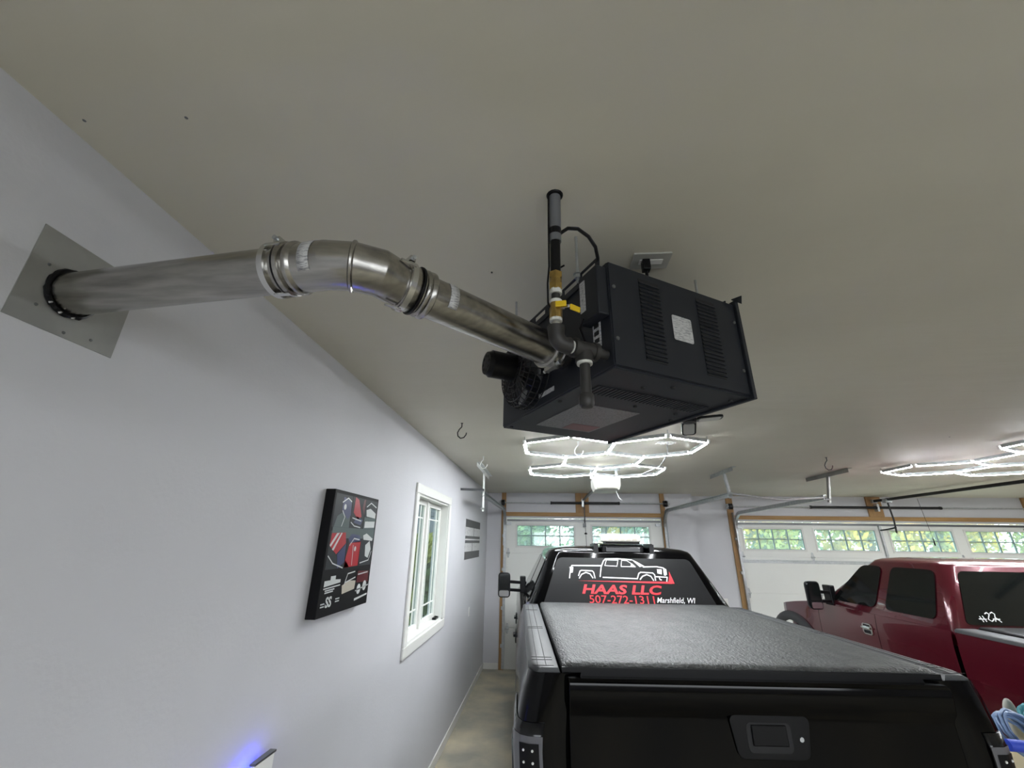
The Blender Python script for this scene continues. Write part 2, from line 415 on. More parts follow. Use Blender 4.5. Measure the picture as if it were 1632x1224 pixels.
track('door_track', 'galvanized track of the narrow door beside the wall corner', 2.29, Y1, 5.75, 2.70, -1, .10)
track('door_track', 'galvanized track of the wide door beside the wall outlet', 3.748, Y2, 5.95, 2.70, 1, -.048)
def angle_iron(mb, p, q, w=.04, t=.003, up=(0, 0, 1)):
    p = Vector(p); q = Vector(q); d = (q-p).normalized(); u = Vector(up); x = d.cross(u).normalized()
    mb.bar(p, q, t, w, up); mb.bar(p + u*(w/2-t/2) + x*w/2, q + u*(w/2-t/2) + x*w/2, w, t, up); return mb
def hanger(lab, x, ya, yb, ys, zl, mt, x2=None, sw=.045):
    o = thing('track_hanger', lab, 'track hanger', (x, ys, H), group='angle iron track hangers')
    x2 = x if x2 is None else x2
    angle_iron(MB(), (x, ya, H-.026), (x, yb, H-.026), .052, .003).build('ceiling_angle', mt, o, world=True)
    angle_iron(MB(), (x, ys, H-.02), (x2, ys, zl), sw, .003, (0, 1, 0)).build('drop_strap', mt, o, world=True)
    MB().tube([(x2-.02, ys-.01, zl+.035), (x2+.03, ys-.01, zl+.035)], .012, 6).build('bolt', 'galv', o, world=True)
    return o
hanger('white angle iron track hanger close to the long wall', -.83, 5.15, 6.35, 5.76, 2.49, 'white_bracket', None, .022)
hanger('grey angle iron track hanger between the two door bays', 2.36, 5.45, 6.2, 5.76, 2.68, 'galv', 2.40)
hanger('dark grey angle iron track hanger at the wide door track', 3.80, 5.55, 6.45, 5.96, 2.66, 'galv_sheet', 3.73)
tag(MB().tube([(2.40, 5.77, 2.75), (3.1, 5.95, 2.685), (3.70, 5.965, 2.72)], .014, 8).build('sway_brace', 'galv', smooth=True), 'bent grey rod bracing the two door tracks to each other', 'brace rod')
tag(angle_iron(MB(), (XW, 5.75, 2.775), (-.81, 5.75, 2.765), .028, .003).build('wall_brace', 'steel_dark'), 'short perforated steel strip from the long wall to the track', 'brace strip')

# ------------------------------------------------------------------ side window
win = thing('window_1', None, None, (XW, (WY0+WY1)/2, WZ0), kind='structure'); win['label'] = 'white framed casement window in the long wall'
cw = .085; T0, T1, B0, B1 = 3.717, 5.153, 1.233, 2.600
for nm, a, b in (('casing', (XW, T0, B1-cw), (XW+.02, T1, B1)), ('casing', (XW, T0, B0), (XW+.02, T1, B0+cw)), ('casing', (XW, T0, B0+cw), (XW+.02, T0+cw, B1-cw)), ('casing', (XW, T1-cw, B0+cw), (XW+.02, T1, B1-cw))):
    MB().box(a, b).build(nm, 'white_trim', win, world=True, bevel=.006)
mb = MB(); xo = XW-.13
mb.box((xo, WY0, WZ0), (XW+.001, WY0+.018, WZ1)).box((xo, WY1-.018, WZ0), (XW+.001, WY1, WZ1)).box((xo, WY0, WZ0), (XW+.001, WY1, WZ0+.018)).box((xo, WY0, WZ1-.018), (XW+.001, WY1, WZ1))
mb.build('jamb', 'white_trim', win, world=True)
ym = (WY0+WY1)/2
MB().box((xo, ym-.03, WZ0+.018), (xo+.07, ym+.03, WZ1-.018)).build('mullion', 'white_trim', win, world=True, bevel=.005)
for a, b in ((WY0+.018, ym-.03), (ym+.03, WY1-.018)):
    s = MB(); w = .05; z0 = WZ0+.018; z1 = WZ1-.018
    s.box((xo+.01, a, z0), (xo+.05, a+w, z1)).box((xo+.01, b-w, z0), (xo+.05, b, z1)).box((xo+.01, a+w, z0), (xo+.05, b-w, z0+w)).box((xo+.01, a+w, z1-w), (xo+.05, b-w, z1))
    sash = s.build('sash', 'white_trim', win, world=True, bevel=.004)
    MB().box((xo+.026, a+w, z0+w), (xo+.031, b-w, z1-w)).build('pane', 'clear_glass', sash, world=True)
    g = MB()
    for yy in (a+w+.10, b-w-.10): g.box((xo+.031, yy-.006, z0+w), (xo+.040, yy+.006, z1-w))
    for zz in (z0+w+.12, z1-w-.12): g.box((xo+.031, a+w, zz-.006), (xo+.039, b-w, zz+.006))
    g.build('grille_bar', 'white_trim', sash, world=True)
MB().box((XW-.06, 4.90, WZ0+.018), (XW-.02, 5.02, WZ0+.04)).tube([(XW-.04, 4.95, WZ0+.045), (XW-.01, 4.90, WZ0+.05)], .009, 8).build('crank_handle', 'black_plastic', win, world=True, bevel=.004)

# ------------------------------------------------------------------ unit heater (local frame: x along the louvred face, y back along the pipe face, z up)
HA = (.185, .996, 2.54); HT = R_(29.7); HM = Matrix.Translation(HA) @ Matrix.Rotation(HT, 4, 'Z')
def hw(x, y, z): return tuple(HM @ Vector((x, y, z)))
LX, LY, LZ = .517, .70, .322
ht = thing('unit_heater', 'black sheet metal gas unit heater hanging from the ceiling', 'heater', HA, HT)
MB().box((0, .002, .002), (LX, LY, LZ)).build('cabinet', 'heater', ht, bevel=.004)
MB().box((.002, -.003, .004), (LX-.004, .003, LZ-.002)).build('side_panel', 'heater', ht, bevel=.002)
MB().box((.002, .004, -.003), (LX-.002, LY-.004, .003)).build('bottom_panel', 'heater', ht, bevel=.002)
# flanged front edge with the discharge side
MB().box((LX-.003, -.012, -.010), (LX+.012, .010, LZ+.012)).box((LX-.003, .010, -.010), (LX+.012, LY, .004)).build('front_flange', 'heater', ht, bevel=.002)
MB().prism([(0, 0), (.05, 0), (.01, .03)], ((LX-.02, -.012, LZ+.010), (1, 0, 0), (0, -1, 0)), .004).build('corner_tab', 'heater', ht)
# louvres of the side panel
lv_back = {}
for (x0, x1) in ((.107, .182), (.336, .416)):
    bk = MB().box((x0, -.0045, .036), (x1, -.003, .296)).build('vent_opening', 'heater_dark', ht)
    first = None; n = 19
    for k in range(n):
        z = .040 + k*(.250/n)
        if first is None:
            mb = MB(); mb.add([(x0, -.003, 0), (x1, -.003, 0), (x1, -.009, .0015), (x0, -.009, .0015), (x0, -.003, .0088), (x1, -.003, .0088), (x1, -.0055, .0080), (x0, -.0055, .0080)],
                [(3, 2, 1, 0), (4, 5, 6, 7), (0, 1, 5, 4), (3, 7, 6, 2), (1, 2, 6, 5), (0, 4, 7, 3)])
            first = mb.build('louver', 'heater', ht); first.location = (0, 0, z)
        else: put(first, ht, (0, 0, z))
# slotted strip on the underside
MB().box((.040, .125, -.0042), (.482, .192, -.003)).build('vent_opening', 'heater_dark', ht)
first = None; n = 30
for k in range(n):
    x = .043 + k*(.438/n)
    if first is None:
        first = MB().box((0, .124, -.0065), (.0078, .193, -.0042)).build('slot_blade', 'heater', ht); first.location = (x, 0, 0)
    else: put(first, ht, (x, 0, 0))
# printed plates
MB().prism(rrect(.222, .126, .299, .207, .006), ((0, -.0035, 0), (1, 0, 0), (0, 0, 1)), .0012).build('rating_label', 'label', ht, label='white printed rating label')
lb = MB().box((.09, .288, -.0045), (.335, .587, -.003)).build('warning_label', 'label_grey', ht, label='grey printed warning sheet on the underside')
MB().box((.20, .50, -.0052), (.325, .578, -.0045)).build('red_notice', 'print_maroon', lb)
# screws
first = None
for (x, y, z, r) in ((.014, -.004, .24, 0), (.013, -.004, .08, 0), (.50, -.004, .25, 0), (.50, -.004, .08, 0)):
    s = MB().lathe([(0, .006), (.003, .005)], (x, y, z), (0, -1, 0), 10).build('screw', 'steel_dark', ht)
for (x, y) in ((.166, .082), (.241, .043), (.265, .231), (.445, .233), (.087, .23), (.02, .30), (.02, .66), (.49, .30), (.49, .05)):
    MB().lathe([(0, .0075), (.005, .006)], (x, y, -.003), (0, 0, -1), 10).build('screw', 'heater_dark', ht)
# slotted hanging bracket along the pipe side and on the far side
def slotted(x):
    mb = MB(); z0, z1 = LZ-.012, LZ+.036; mb.box((x-.002, .03, z0), (x+.002, .62, z0+.020)).box((x-.002, .03, z1-.008), (x+.002, .62, z1))
    e = [.03, .045, .115, .14, .215, .24, .315, .34, .415, .44, .515, .54, .61, .62]
    for a, b in zip(e[0::2], e[1::2]): mb.box((x-.002, a, z0+.020), (x+.002, b, z1-.008))
    return mb
slotted(-.004).build('hanging_bracket', 'heater', ht); slotted(LX+.010).build('hanging_bracket', 'heater', ht)
for (x, y) in ((-.004, .128), (-.004, .565), (LX+.010, .128), (LX+.010, .565)):
    rd = MB().tube([(x-.006, y, LZ+.005), (x-.006, y, H-HA[2])], .0045, 8).build('threaded_rod', 'galv', ht, smooth=True)
    MB().lathe([(0, .011), (.012, .011)], (x-.006, y, LZ+.02), (0, 0, 1), 6).lathe([(0, .014), (.002, .014)], (x-.006, y, LZ+.034), (0, 0, 1), 10).build('nut', 'galv', rd)
# control box, wiring plate and triangle label on the pipe side
jb = MB().box((-.036, .004, .150), (0, .092, .305)).build('control_box', 'heater', ht, bevel=.004)
MB().box((-.0375, .060, .185), (-.036, .084, .285)).build('box_label', 'label', jb)
MB().box((-.0025, .046, .078), (0, .079, .180)).build('diagram_plate', 'label', ht, label='small white plate with black pictograms')
for k in range(4):
    MB().box((-.0032, .052, .092+k*.023), (-.0025, .073, .105+k*.023)).build('pictogram', 'heater_dark', ht)
MB().prism([(0, 0), (.05, 0), (.025, .045)], ((-.0012, .30, .17), (0, -1, 0), (0, 0, 1)), .001).build('triangle_sticker', 'label', ht)
MB().box((-.001, .30, .03), (0, .40, .045)).build('pale_sticker', 'label', ht)
# fan: guard, blades, motor
FY, FZ, FR = .455, .150, .138
fg = MB()
for r, d in ((FR, .0), (FR, .022), (FR-.004, .045), (FR-.020, .062), (FR-.045, .070), (FR-.070, .072), (FR-.092, .072)):
    fg.tube([(-d-.002, FY + r*math.cos(R_(a)), FZ + r*math.sin(R_(a))) for a in range(0, 361, 12)], .0018, 6, caps=False)
for k in range(40):
    a = 2*math.pi*k/40; c, s_ = math.cos(a), math.sin(a)
    fg.tube([(-x-.002, FY+r*c, FZ+r*s_) for r, x in ((FR, 0), (FR, .03), (FR-.006, .05), (FR-.024, .065), (FR-.05, .0715), (.04, .0725))], .0015, 5, caps=False)
fg.build('fan_guard', 'black_metal', ht, smooth=True, label='black wire fan guard')
fan = MB().lathe([(0, .03), (.03, .03), (.034, .02)], (-.045, FY, FZ), (1, 0, 0), 16).build('fan_hub', 'black_metal', ht, smooth=True)
for k in range(4):
    a0 = k*math.pi/2; b = MB()
    def bl(u, v, a0=a0):
        a = a0 + (v-.5)*1.0*(.7+.5*u); r = .03+u*.095; return (-.036 + (v-.5)*.035, FY+r*math.cos(a), FZ+r*math.sin(a))
    b.grid(bl, [i/5 for i in range(6)], [i/5 for i in range(6)]); b.build('fan_blade', 'steel_dark', fan, smooth=True, solid=.002)
mo = MB().lathe([(.068, .030), (.070, .047), (.160, .048), (.164, .044), (.176, .040), (.178, .0)], (0, FY, FZ), (-1, 0, 0), 28).build('fan_motor', 'black_plastic', ht, smooth=True, label='black cylindrical fan motor')
for k in range(8):
    a = 2*math.pi*k/8; MB().lathe([(0, .006), (.002, .005)], (-.176, FY+.026*math.cos(a), FZ+.026*math.sin(a)), (-1, 0, 0), 8).build('vent_hole', 'heater_dark', mo)
for k in range(4):
    a = math.pi/4+2*math.pi*k/4; MB().tube([(-.075, FY+.044*math.cos(a), FZ+.044*math.sin(a)), (-.070, FY+.10*math.cos(a), FZ+.10*math.sin(a))], .003, 6).build('motor_arm', 'black_metal', mo)
# gas train on the heater: elbow, nipple, tee, drip leg (the supply pipe is its own thing)
MB().tube([(-.155, .03, .088), (-.155, .03, .068)] + [(-.129 - .026*math.cos(R_(a)), .03, .068 - .026*math.sin(R_(a))) for a in (15, 30, 45, 60, 75, 90)] + [(-.118, .03, .042)], [.023, .021] + [.021]*6 + [.023], 16).build('pipe_elbow', 'iron', ht, smooth=True)
MB().tube([(-.13, .03, .042), (-.10, .03, .042)], .015, 12).build('nipple', 'stainless_clamp', ht, smooth=True)
MB().lathe([(0, .017), (.010, .017)], (-.102, .03, .042), (-1, 0, 0), 14).build('thread_tape', 'tape', ht)
tee = MB().lathe([(0, .026), (.012, .026), (.014, .022), (.060, .022), (.062, .026), (.074, .026)], (-.108, .03, .042), (1, 0, 0), 16).build('pipe_tee', 'iron', ht, smooth=True)
MB().lathe([(0, .022), (.028, .024)], (-.072, .03, .035), (0, 0, -1), 16).build('tee_branch', 'iron', tee, smooth=True)
MB().lathe([(0, .020), (.008, .020)], (-.072, .03, .008), (0, 0, -1), 14).build('thread_tape', 'tape', ht)
MB().tube([(-.072, .03, .004), (-.072, .03, -.085)], .0135, 12).build('drip_leg', 'iron', ht, smooth=True, label='short black iron drip leg')
MB().lathe([(0, .017), (.006, .019), (.028, .019), (.034, .014), (.035, 0)], (-.072, .03, -.080), (0, 0, -1), 14).build('pipe_cap', 'iron', ht, smooth=True)
MB().tube([(-.034, .03, .042), (.004, .03, .042)], .014, 12).build('gas_inlet', 'iron', ht, smooth=True)
for p in ([(-.01, .11, .10), (-.05, .14, .085), (-.03, .20, .07), (-.005, .23, .10)], [(-.04, .07, .16), (-.06, .06, .12), (-.05, .05, .07)]):
    MB().tube(p, .003, 6).build('wire', 'black_plastic', ht, smooth=True)

# ------------------------------------------------------------------ flue
FW = Vector((XW, .785, 2.660)); FE = Vector((-.41, .712, 2.668)); FF = Vector(hw(-.01, .215, .112))
d1 = (FE-FW).normalized(); d2 = (FF-FE).normalized(); PR = .0505
flue = thing('flue_pipe', 'stainless steel vent pipe with clamped elbow from wall to heater', 'flue pipe', tuple(FW))
def seg(o, d, a, b, prof, name, mt, n=36, parent=flue, angle=50, label=None): return MB().lathe(prof, o + d*a, d, n).build(name, mt, parent, smooth=True, world=True, angle=angle, label=label)
L1 = (FE-FW).length; L2 = (FF-FE).length
c1 = L1 - .155
seg(FW, d1, -.02, c1, [(0, PR), (c1+.02, PR)], 'straight_pipe', 'stainless')
# bell and bead of the elbow, the elbow gores
seg(FW, d1, c1-.012, 0, [(0, PR+.001), (.004, PR+.004), (.020, PR+.004), (.022, PR+.008), (.030, PR+.009), (.036, PR+.008), (.038, PR+.004), (.044, PR+.004), (.048, PR+.007), (.056, PR+.007), (.062, PR+.002)], 'bell_end', 'stainless')
dm = (d1+d2).normalized(); A0 = FW + d1*(c1+.04); A1 = FE - d1*.050; A2 = FE + dm*.0; A2b = FE + d2*.055; A3 = FE + d2*.115
A1m = A1; A2m = FE + d2*.045
MB().tube([A0, A1, A1 + (d1*.7+d2*.3).normalized()*.055, A1 + (d1*.7+d2*.3).normalized()*.055 + (d1*.35+d2*.65).normalized()*.055, A3], [PR+.002]*5, 40).build('elbow', 'stainless', flue, smooth=True, world=True, angle=12)
for k, (P, D) in enumerate(((A1 + (d1*.7+d2*.3).normalized()*.055, dm),)):
    MB().lathe([(-.006, PR+.001), (-.002, PR+.006), (.002, PR+.006), (.006, PR+.001)], P, D, 36).build('elbow_seam', 'stainless', flue, smooth=True, world=True)
s2 = .118
seg(FE, d2, s2, 0, [(0, PR+.001), (.003, PR+.005), (.036, PR+.005), (.039, PR+.002)], 'coupling_sleeve', 'stainless')
seg(FE, d2, s2+.036, 0, [(0, PR+.002), (.008, PR+.002), (.012, PR+.007), (.017, PR+.008), (.022, PR+.004), (.027, PR+.008), (.033, PR+.008), (.038, PR+.001)], 'bell_end', 'stainless')
seg(FE, d2, s2+.06, 0, [(0, PR), (L2-s2-.06-.075, PR)], 'straight_pipe', 'stainless')
seg(FF, d2, -.085, 0, [(0, PR+.001), (.004, PR+.006), (.018, PR+.006), (.022, PR+.002), (.030, PR+.002), (.034, PR+.007), (.044, PR+.007), (.048, PR-.004), (.078, PR-.006), (.082, PR-.012)], 'collar', 'stainless')
def clamp(o, d, a, w, up):
    c = seg(o, d, a, 0, [(0, PR+.006), (0, PR+.010), (w, PR+.010), (w, PR+.006)], 'hose_clamp', 'stainless_clamp')
    u = Vector(up); u = (u - d*u.dot(d)).normalized(); s = d.cross(u); P = o + d*(a+w/2) + u*(PR+.016)
    MB().bar(P - s*.022, P + s*.022, .014, .012, up=u).build('clamp_screw_housing', 'stainless_clamp', c, world=True)
    MB().tube([P - s*.034, P + s*.030], .005, 8).lathe([(0, .008), (.006, .008)], P - s*.036, s, 6).build('clamp_screw', 'galv', c, world=True)
    return c
clamp(FW, d1, c1-.018, .013, (0, -.1, 1))
clamp(FE, d2, s2+.004, .013, (-.2, -.35, 1))
clamp(FF, d2, -.08, .012, (-.4, -.6, -.7))
for o, d, a in ((FW, d1, c1+.012), (FE, d2, s2+.034)): seg(o, d, a, 0, [(0, PR+.0088), (.0045, PR+.0088)], 'black_gasket', 'black_plastic')
for o, d, a in ((FW, d1, c1+.004), (FE, d2, s2-.012)):
    for k in range(3):
        q = 2*math.pi*k/3 + 1.1; u = Vector((0, 0, 1)); u = (u-d*u.dot(d)).normalized(); s = d.cross(u); n_ = u*math.cos(q)+s*math.sin(q)
        P = o + d*a + n_*(PR+.010); MB().bar(P - d*.014, P + d*.022, .010, .003, up=n_).build('lock_tab', 'stainless_clamp', flue, world=True)
def wrap_label(o, d, a, w, q0, q1, r, rows, name='printed_sticker'):
    u = Vector((0, 0, 1)); u = (u-d*u.dot(d)).normalized(); s = d.cross(u)
    mb = MB().grid(lambda t, q: tuple(o + d*(a+t*w) + (u*math.cos(q)+s*math.sin(q))*r), [0, 1], [q0+(q1-q0)*i/10 for i in range(11)])
    return mb.build(name, 'label', flue, smooth=True, world=True, solid=.0004)
u1 = 1.45
wrap_label(FW, d1, L1-.052-.034, .026, .60, 2.35, PR+.0032, 4)
wrap_label(FE, d2, .225, .024, .55, 2.25, PR+.0012, 4)
# wall flashing plate and black sealant
fl = thing('wall_flashing', 'square galvanized plate on the wall around the vent pipe', 'flashing', (XW, .80, 2.55))
MB().box((XW, .683, 2.553), (XW+.0025, .920, 2.785)).build('plate', 'galv_sheet', fl, world=True)
import random as _r
rr = _r.Random(3); pts = []
for k in range(49):
    a = 2*math.pi*k/48; pts.append((XW+.006, .785 + (PR+.004)*math.cos(a), 2.660 + (PR+.004)*math.sin(a)))
rad = [.0045 + .003*rr.random() for _ in range(48)]; rad.append(rad[0])
MB().tube(pts, rad, 8, caps=False).build('sealant_ring', 'black_plastic', fl, smooth=True, world=True)
for k in range(7):
    a = R_(215+14*k); MB().lathe([(0, .004), (.004, .003), (.007, 0)], (XW+.008, .785+.058*math.cos(a), 2.66+.058*math.sin(a)), (1, .3, .2), 6).build('sealant_blob', 'stainless_clamp' if k % 2 else 'black_plastic', fl, world=True)
for (y, z) in ((.72, 2.70), (.73, 2.60), (.86, 2.575), (.80, 2.565)):
    MB().lathe([(0, .004), (.002, .003)], (XW+.0025, y, z), (1, 0, 0), 8).build('screw', 'steel_dark', fl, world=True)

# ------------------------------------------------------------------ gas supply pipe from the ceiling
GX, GY = .041, .925
ge = Vector(hw(-.155, .03, .075))
gp = thing('gas_pipe', 'vertical gas line with grey sleeve, brass fittings and yellow valve', 'gas pipe', (GX, GY, H))
def gl(z, t=None): k = (H-z)/(H-ge.z); return Vector((GX + (ge.x-GX)*k, GY + (ge.y-GY)*k, z))
def gt(z0, z1, r, name, mt, n=16): return MB().tube([gl(z0), gl(z1)], r, n).build(name, mt, gp, smooth=True, world=True)
MB().lathe([(0, .024), (.004, .022), (.006, .017)], gl(H), (0, 0, -1), 16).build('ceiling_collar', 'black_plastic', gp, smooth=True, world=True)
gt(H, 2.915, .0165, 'pvc_sleeve', 'grey_pvc'); gt(2.925, 2.905, .0172, 'sleeve_band', 'black_plastic'); gt(2.906, 2.883, .0168, 'pvc_sleeve', 'grey_pvc')
gt(2.885, 2.782, .0140, 'black_tubing', 'black_plastic')
gt(2.785, 2.768, .0185, 'brass_nut', 'brass', 6); gt(2.768, 2.752, .0165, 'brass_fitting', 'brass', 8); gt(2.752, 2.733, .0180, 'brass_nut', 'brass', 6)
gt(2.735, 2.722, .0165, 'thread_tape', 'tape'); gt(2.723, 2.702, .0115, 'nipple', 'iron'); gt(2.703, 2.694, .0165, 'thread_tape', 'tape')
vb = gt(2.695, 2.650, .0165, 'valve_body', 'brass', 8)
gt(2.651, 2.643, .0165, 'thread_tape', 'tape'); gt(2.644, 2.60, .0115, 'nipple', 'stainless_clamp')
v = gl(2.682)
MB().bar(v + Vector((-.002, -.020, 0)), v + Vector((.026, -.024, -.001)), .004, .017).bar(v + Vector((.036, -.012, -.003)), v + Vector((.062, .004, -.006)), .005, .016).build('valve_handle', 'yellow', vb, world=True, bevel=.002)
MB().tube([v + Vector((0, 0, -.002)), v + Vector((.036, -.012, -.003))], .006, 8).build('valve_stem', 'stainless_clamp', vb, smooth=True, world=True)
MB().tube([gl(H)+Vector((-.018, -.01, 0)), gl(2.93)+Vector((-.018, -.008, 0)), gl(2.80)+Vector((-.017, -.01, 0)), gl(2.75)+Vector((-.021, -.008, 0)), gl(2.69)+Vector((-.02, -.01, 0)), gl(2.66)+Vector((.002, .03, 0))], .0028, 6).build('thin_wire', 'black_plastic', gp, smooth=True, world=True)
MB().bar(gl(2.80)+Vector((.012, 0, .002)), gl(2.80)+Vector((.024, -.002, .008)), .004, .003).build('cable_tie', 'black_plastic', gp, world=True)
c0 = gl(2.91)
tag(MB().tube([c0 + Vector((.012, 0, 0)), (.075, .94, 2.935), (.105, .955, 2.945), (.135, .97, 2.930), (.155, .985, 2.905), hw(-.006, .03, .352), hw(.004, .045, .330)], .0052, 8).build('power_cable', 'black_plastic', smooth=True),
    'black cable looping from the gas line to the heater top', 'cable')
# ceiling outlet with plug and cord
co = thing('ceiling_outlet', 'clear edged outlet plate on the ceiling above the heater', 'outlet', (.38, 1.235, H))
MB().prism(rrect(-.064, -.042, .064, .042, .004), ((.38, 1.235, H), (1, .0, 0), (0, -1, 0)), .006).build('plate', 'clear_plate', co, world=True)
MB().box((.34, 1.222, H-.009), (.42, 1.248, H-.006)).build('receptacle', 'white_plastic', co, world=True, bevel=.002)
tag(MB().box((.347, 1.212, H-.050), (.373, 1.240, H-.0092)).tube([(.360, 1.226, H-.05), (.360, 1.228, H-.075), (.362, 1.24, H-.12), (.372, 1.27, H-.178)], .006, 8).build('power_plug', 'black_plastic', bevel=.003), 'black plug and cord in the ceiling outlet', 'plug')

# ------------------------------------------------------------------ hexagon lights
HS = .48
def hexlight(lab, cx, cy, zc):
    """honeycomb of bars: two by two hexagons with one between; (cx,cy) centre of first hexagon"""
    o = thing('hexagon_light', lab, 'ceiling light', (cx, cy, H), group='hexagon ceiling lights')
    w = HS*math.sqrt(3); edges = {}; corners = {}
    for (hx, hy) in ((0, 0), (w, 0), (w/2, 1.5*HS), (0, 3*HS), (w, 3*HS)):
        P = [(hx + HS*math.sin(R_(60*k)), hy + HS*math.cos(R_(60*k))) for k in range(6)]
        for a, b in zip(P, P[1:] + P[:1]):
            key = tuple(sorted(((round(a[0], 2), round(a[1], 2)), (round(b[0], 2), round(b[1], 2))))); edges[key] = (a, b)
            corners[(round(a[0], 2), round(a[1], 2))] = a
    tub = None
    for (a, b) in edges.values():
        a = Vector((*a, 0)); b = Vector((*b, 0)); mid = (a+b)/2; ang = math.atan2(b.y-a.y, b.x-a.x)
        if tub is None:
            l = HS/2-.022; tub = MB().tube([(-l, 0, 0), (l, 0, 0)], .0125, 10).build('light_tube', 'led', o, smooth=True)
            tub.location = (mid.x, mid.y, zc-H); tub.rotation_euler = (0, 0, ang)
            hou = MB().box((-l, -.0150, .004), (l, .0150, .024)).box((-l, -.0150, -.0075), (l, -.0135, .004)).box((-l, .0135, -.0075), (l, .0150, .004)).build('housing', 'galv', tub)
        else:
            t2 = put(tub, o, (mid.x, mid.y, zc-H), (0, 0, ang)); put(hou, t2)
    cj = None
    for a in corners.values():
        if cj is None: cj = MB().lathe([(-.014, .018), (.02, .022), (.022, 0)], (0, 0, 0), (0, 0, 1), 10).build('corner_joint', 'white_plastic', o); cj.location = (a[0], a[1], zc-H)
        else: put(cj, o, (a[0], a[1], zc-H))
    for (x, y) in ((0, -HS), (w, -HS), (0, 4*HS), (w, 4*HS), (-w/2, 3.5*HS), (1.5*w, 3.5*HS), (-w/2, -.5*HS), (1.5*w, -.5*HS)):
        MB().tube([(x, y, zc-H+.02), (x, y, 0)], .003, 6).build('hanging_wire', 'galv', o)
    return o
hexlight('glowing white honeycomb of light tubes above the black truck', .24, 4.08, 2.985)
hexlight('glowing white honeycomb of light tubes above the red truck', 4.60, 3.86, 2.985)
hexlight('added glowing honeycomb of light tubes, unseen beyond the red truck', 7.40, 3.86, 2.985)  # extra array added out of view to brighten the wide door bay

# ------------------------------------------------------------------ folding flood lamp (switched off) behind the heater
fl = thing('folding_ceiling_lamp', 'unlit black three winged folding lamp behind the heater', 'ceiling lamp', (1.02, 2.90, H))
MB().lathe([(0, .045), (.010, .045), (.02, .030), (.075, .030), (.085, .05), (.13, .046), (.135, 0)], (1.02, 2.90, H), (0, 0, -1), 20).build('lamp_base', 'black_plastic', fl, smooth=True, world=True)
for a, tilt in ((R_(185), .02), (R_(75), -.35), (R_(-8), .06)):
    d = Vector((math.cos(a), math.sin(a), 0)); s = Vector((-math.sin(a), math.cos(a), 0)); up = Vector((0, 0, 1)); o_ = Vector((1.02, 2.90, H-.115)) + d*.05; dd = (d + up*tilt).normalized()
    w = MB().prism(rrect(0, -.05, .17, .05, .03), (tuple(o_), tuple(dd), tuple(s)), .016).build('wing', 'black_plastic', fl, world=True, bevel=.003)
    nn = dd.cross(s); MB().prism(rrect(.015, -.038, .155, .038, .02), (tuple(o_ - nn*.0015), tuple(dd), tuple(s)), .0016).build('diffuser', 'clear_plate', w, world=True)

# ------------------------------------------------------------------ garage door openers
op = thing('garage_opener', 'white garage door opener hanging below the lights', 'door opener', (.80, 5.5, 2.74))
mb = MB(); x0, x1, y0, y1 = .625, .965, 5.40, 5.78
def ring(z, i, r): return [(x, y, z) for x, y in rrect(x0+i, y0+i, x1-i, y1-i, r, 4)]
mb.loft([ring(2.735, .045, .03), ring(2.745, .02, .04), ring(2.80, .0, .05), ring(2.895, .0, .05), ring(2.905, .012, .05)]); mb.build('housing', 'opener', op, smooth=True, world=True)
mb = MB(); mb.grid(lambda u, v: (.665+u*.26, 5.40-.045*math.sin(math.pi*u)**.5*(.6+.4*math.sin(math.pi*v)), 2.752+v*.135), [i/10 for i in range(11)], [i/6 for i in range(7)]); mb.build('light_lens', 'opener_lens', op, smooth=True, world=True, solid=.01)
for x in (.635, .955):
    angle_iron(MB(), (x, 5.58, 2.90), (x, 5.58, H), .03, .003, (0, 1, 0)).build('strap', 'galv', op, world=True)
angle_iron(MB(), (.60, 5.58, H-.018), (1.0, 5.58, H-.018), .034, .003).build('ceiling_angle', 'galv', op, world=True)
MB().bar((.80, 5.60, 2.915), (.765, Y1-.06, 2.90), .035, .035).build('rail', 'steel_dark', op, world=True)
MB().box((.735, Y1-.075, 2.86), (.795, Y1-.0362, 2.93)).build('header_bracket', 'galv', op, world=True)
MB().tube([(.90, 5.45, 2.75), (.91, 5.44, 2.70), (.93, 5.45, 2.65), (.97, 5.46, 2.62)], .003, 6).build('antenna_wire', 'white_plastic', op, smooth=True, world=True)
MB().box((.74, 5.50, 2.904), (.86, 5.72, 2.925)).build('chassis_top', 'galv', op, world=True)
MB().tube([(.762, Y1-.12, 2.88), (.775, Y1-.10, 2.70), (.775, Y1-.06, 2.46)], .009, 6).box((.745, Y1-.05, 2.40), (.80, Y1+.018, 2.47)).build('door_arm', 'steel_dark', op, world=True)
MB().tube([(.78, Y1-.14, 2.88), (.78, Y1-.14, 2.26), (.78, Y1-.14, 1.95)], .004, 6).lathe([(0, .006), (.02, .03), (.03, .03), (.036, .006)], (.78, Y1-.14, 2.30), (0, 0, -1), 10).build('release_cord', 'black_plastic', op, world=True)
tag(MB().tube([(1.197, 4.09, H-.02), (1.20, 4.12, 2.93), (1.19, 4.4, 2.86), (1.10, 4.9, 2.85), (.99, 5.3, 2.90), (.92, 5.50, 2.93), (.86, 5.6, 2.92)], .005, 8).build('extension_cord', 'steel_dark', smooth=True), 'grey power cord drooping from ceiling outlet to door opener', 'cord')
o2 = thing('ceiling_outlet', 'white outlet plate on the ceiling inside the light honeycomb', 'outlet', (1.18, 4.07, H))
MB().box((1.10, 4.03, H-.006), (1.27, 4.12, H)).build('plate', 'white_plastic', o2, world=True, bevel=.002)
for x in (1.135, 1.205): MB().box((x, 4.05, H-.022), (x+.04, 4.10, H-.006)).build('receptacle', 'white_plastic', o2, world=True, bevel=.003)
rail2 = thing('opener_rail', 'black opener rail and arm above the wide garage door', 'opener rail', (6.46, Y2-.1, 2.95))
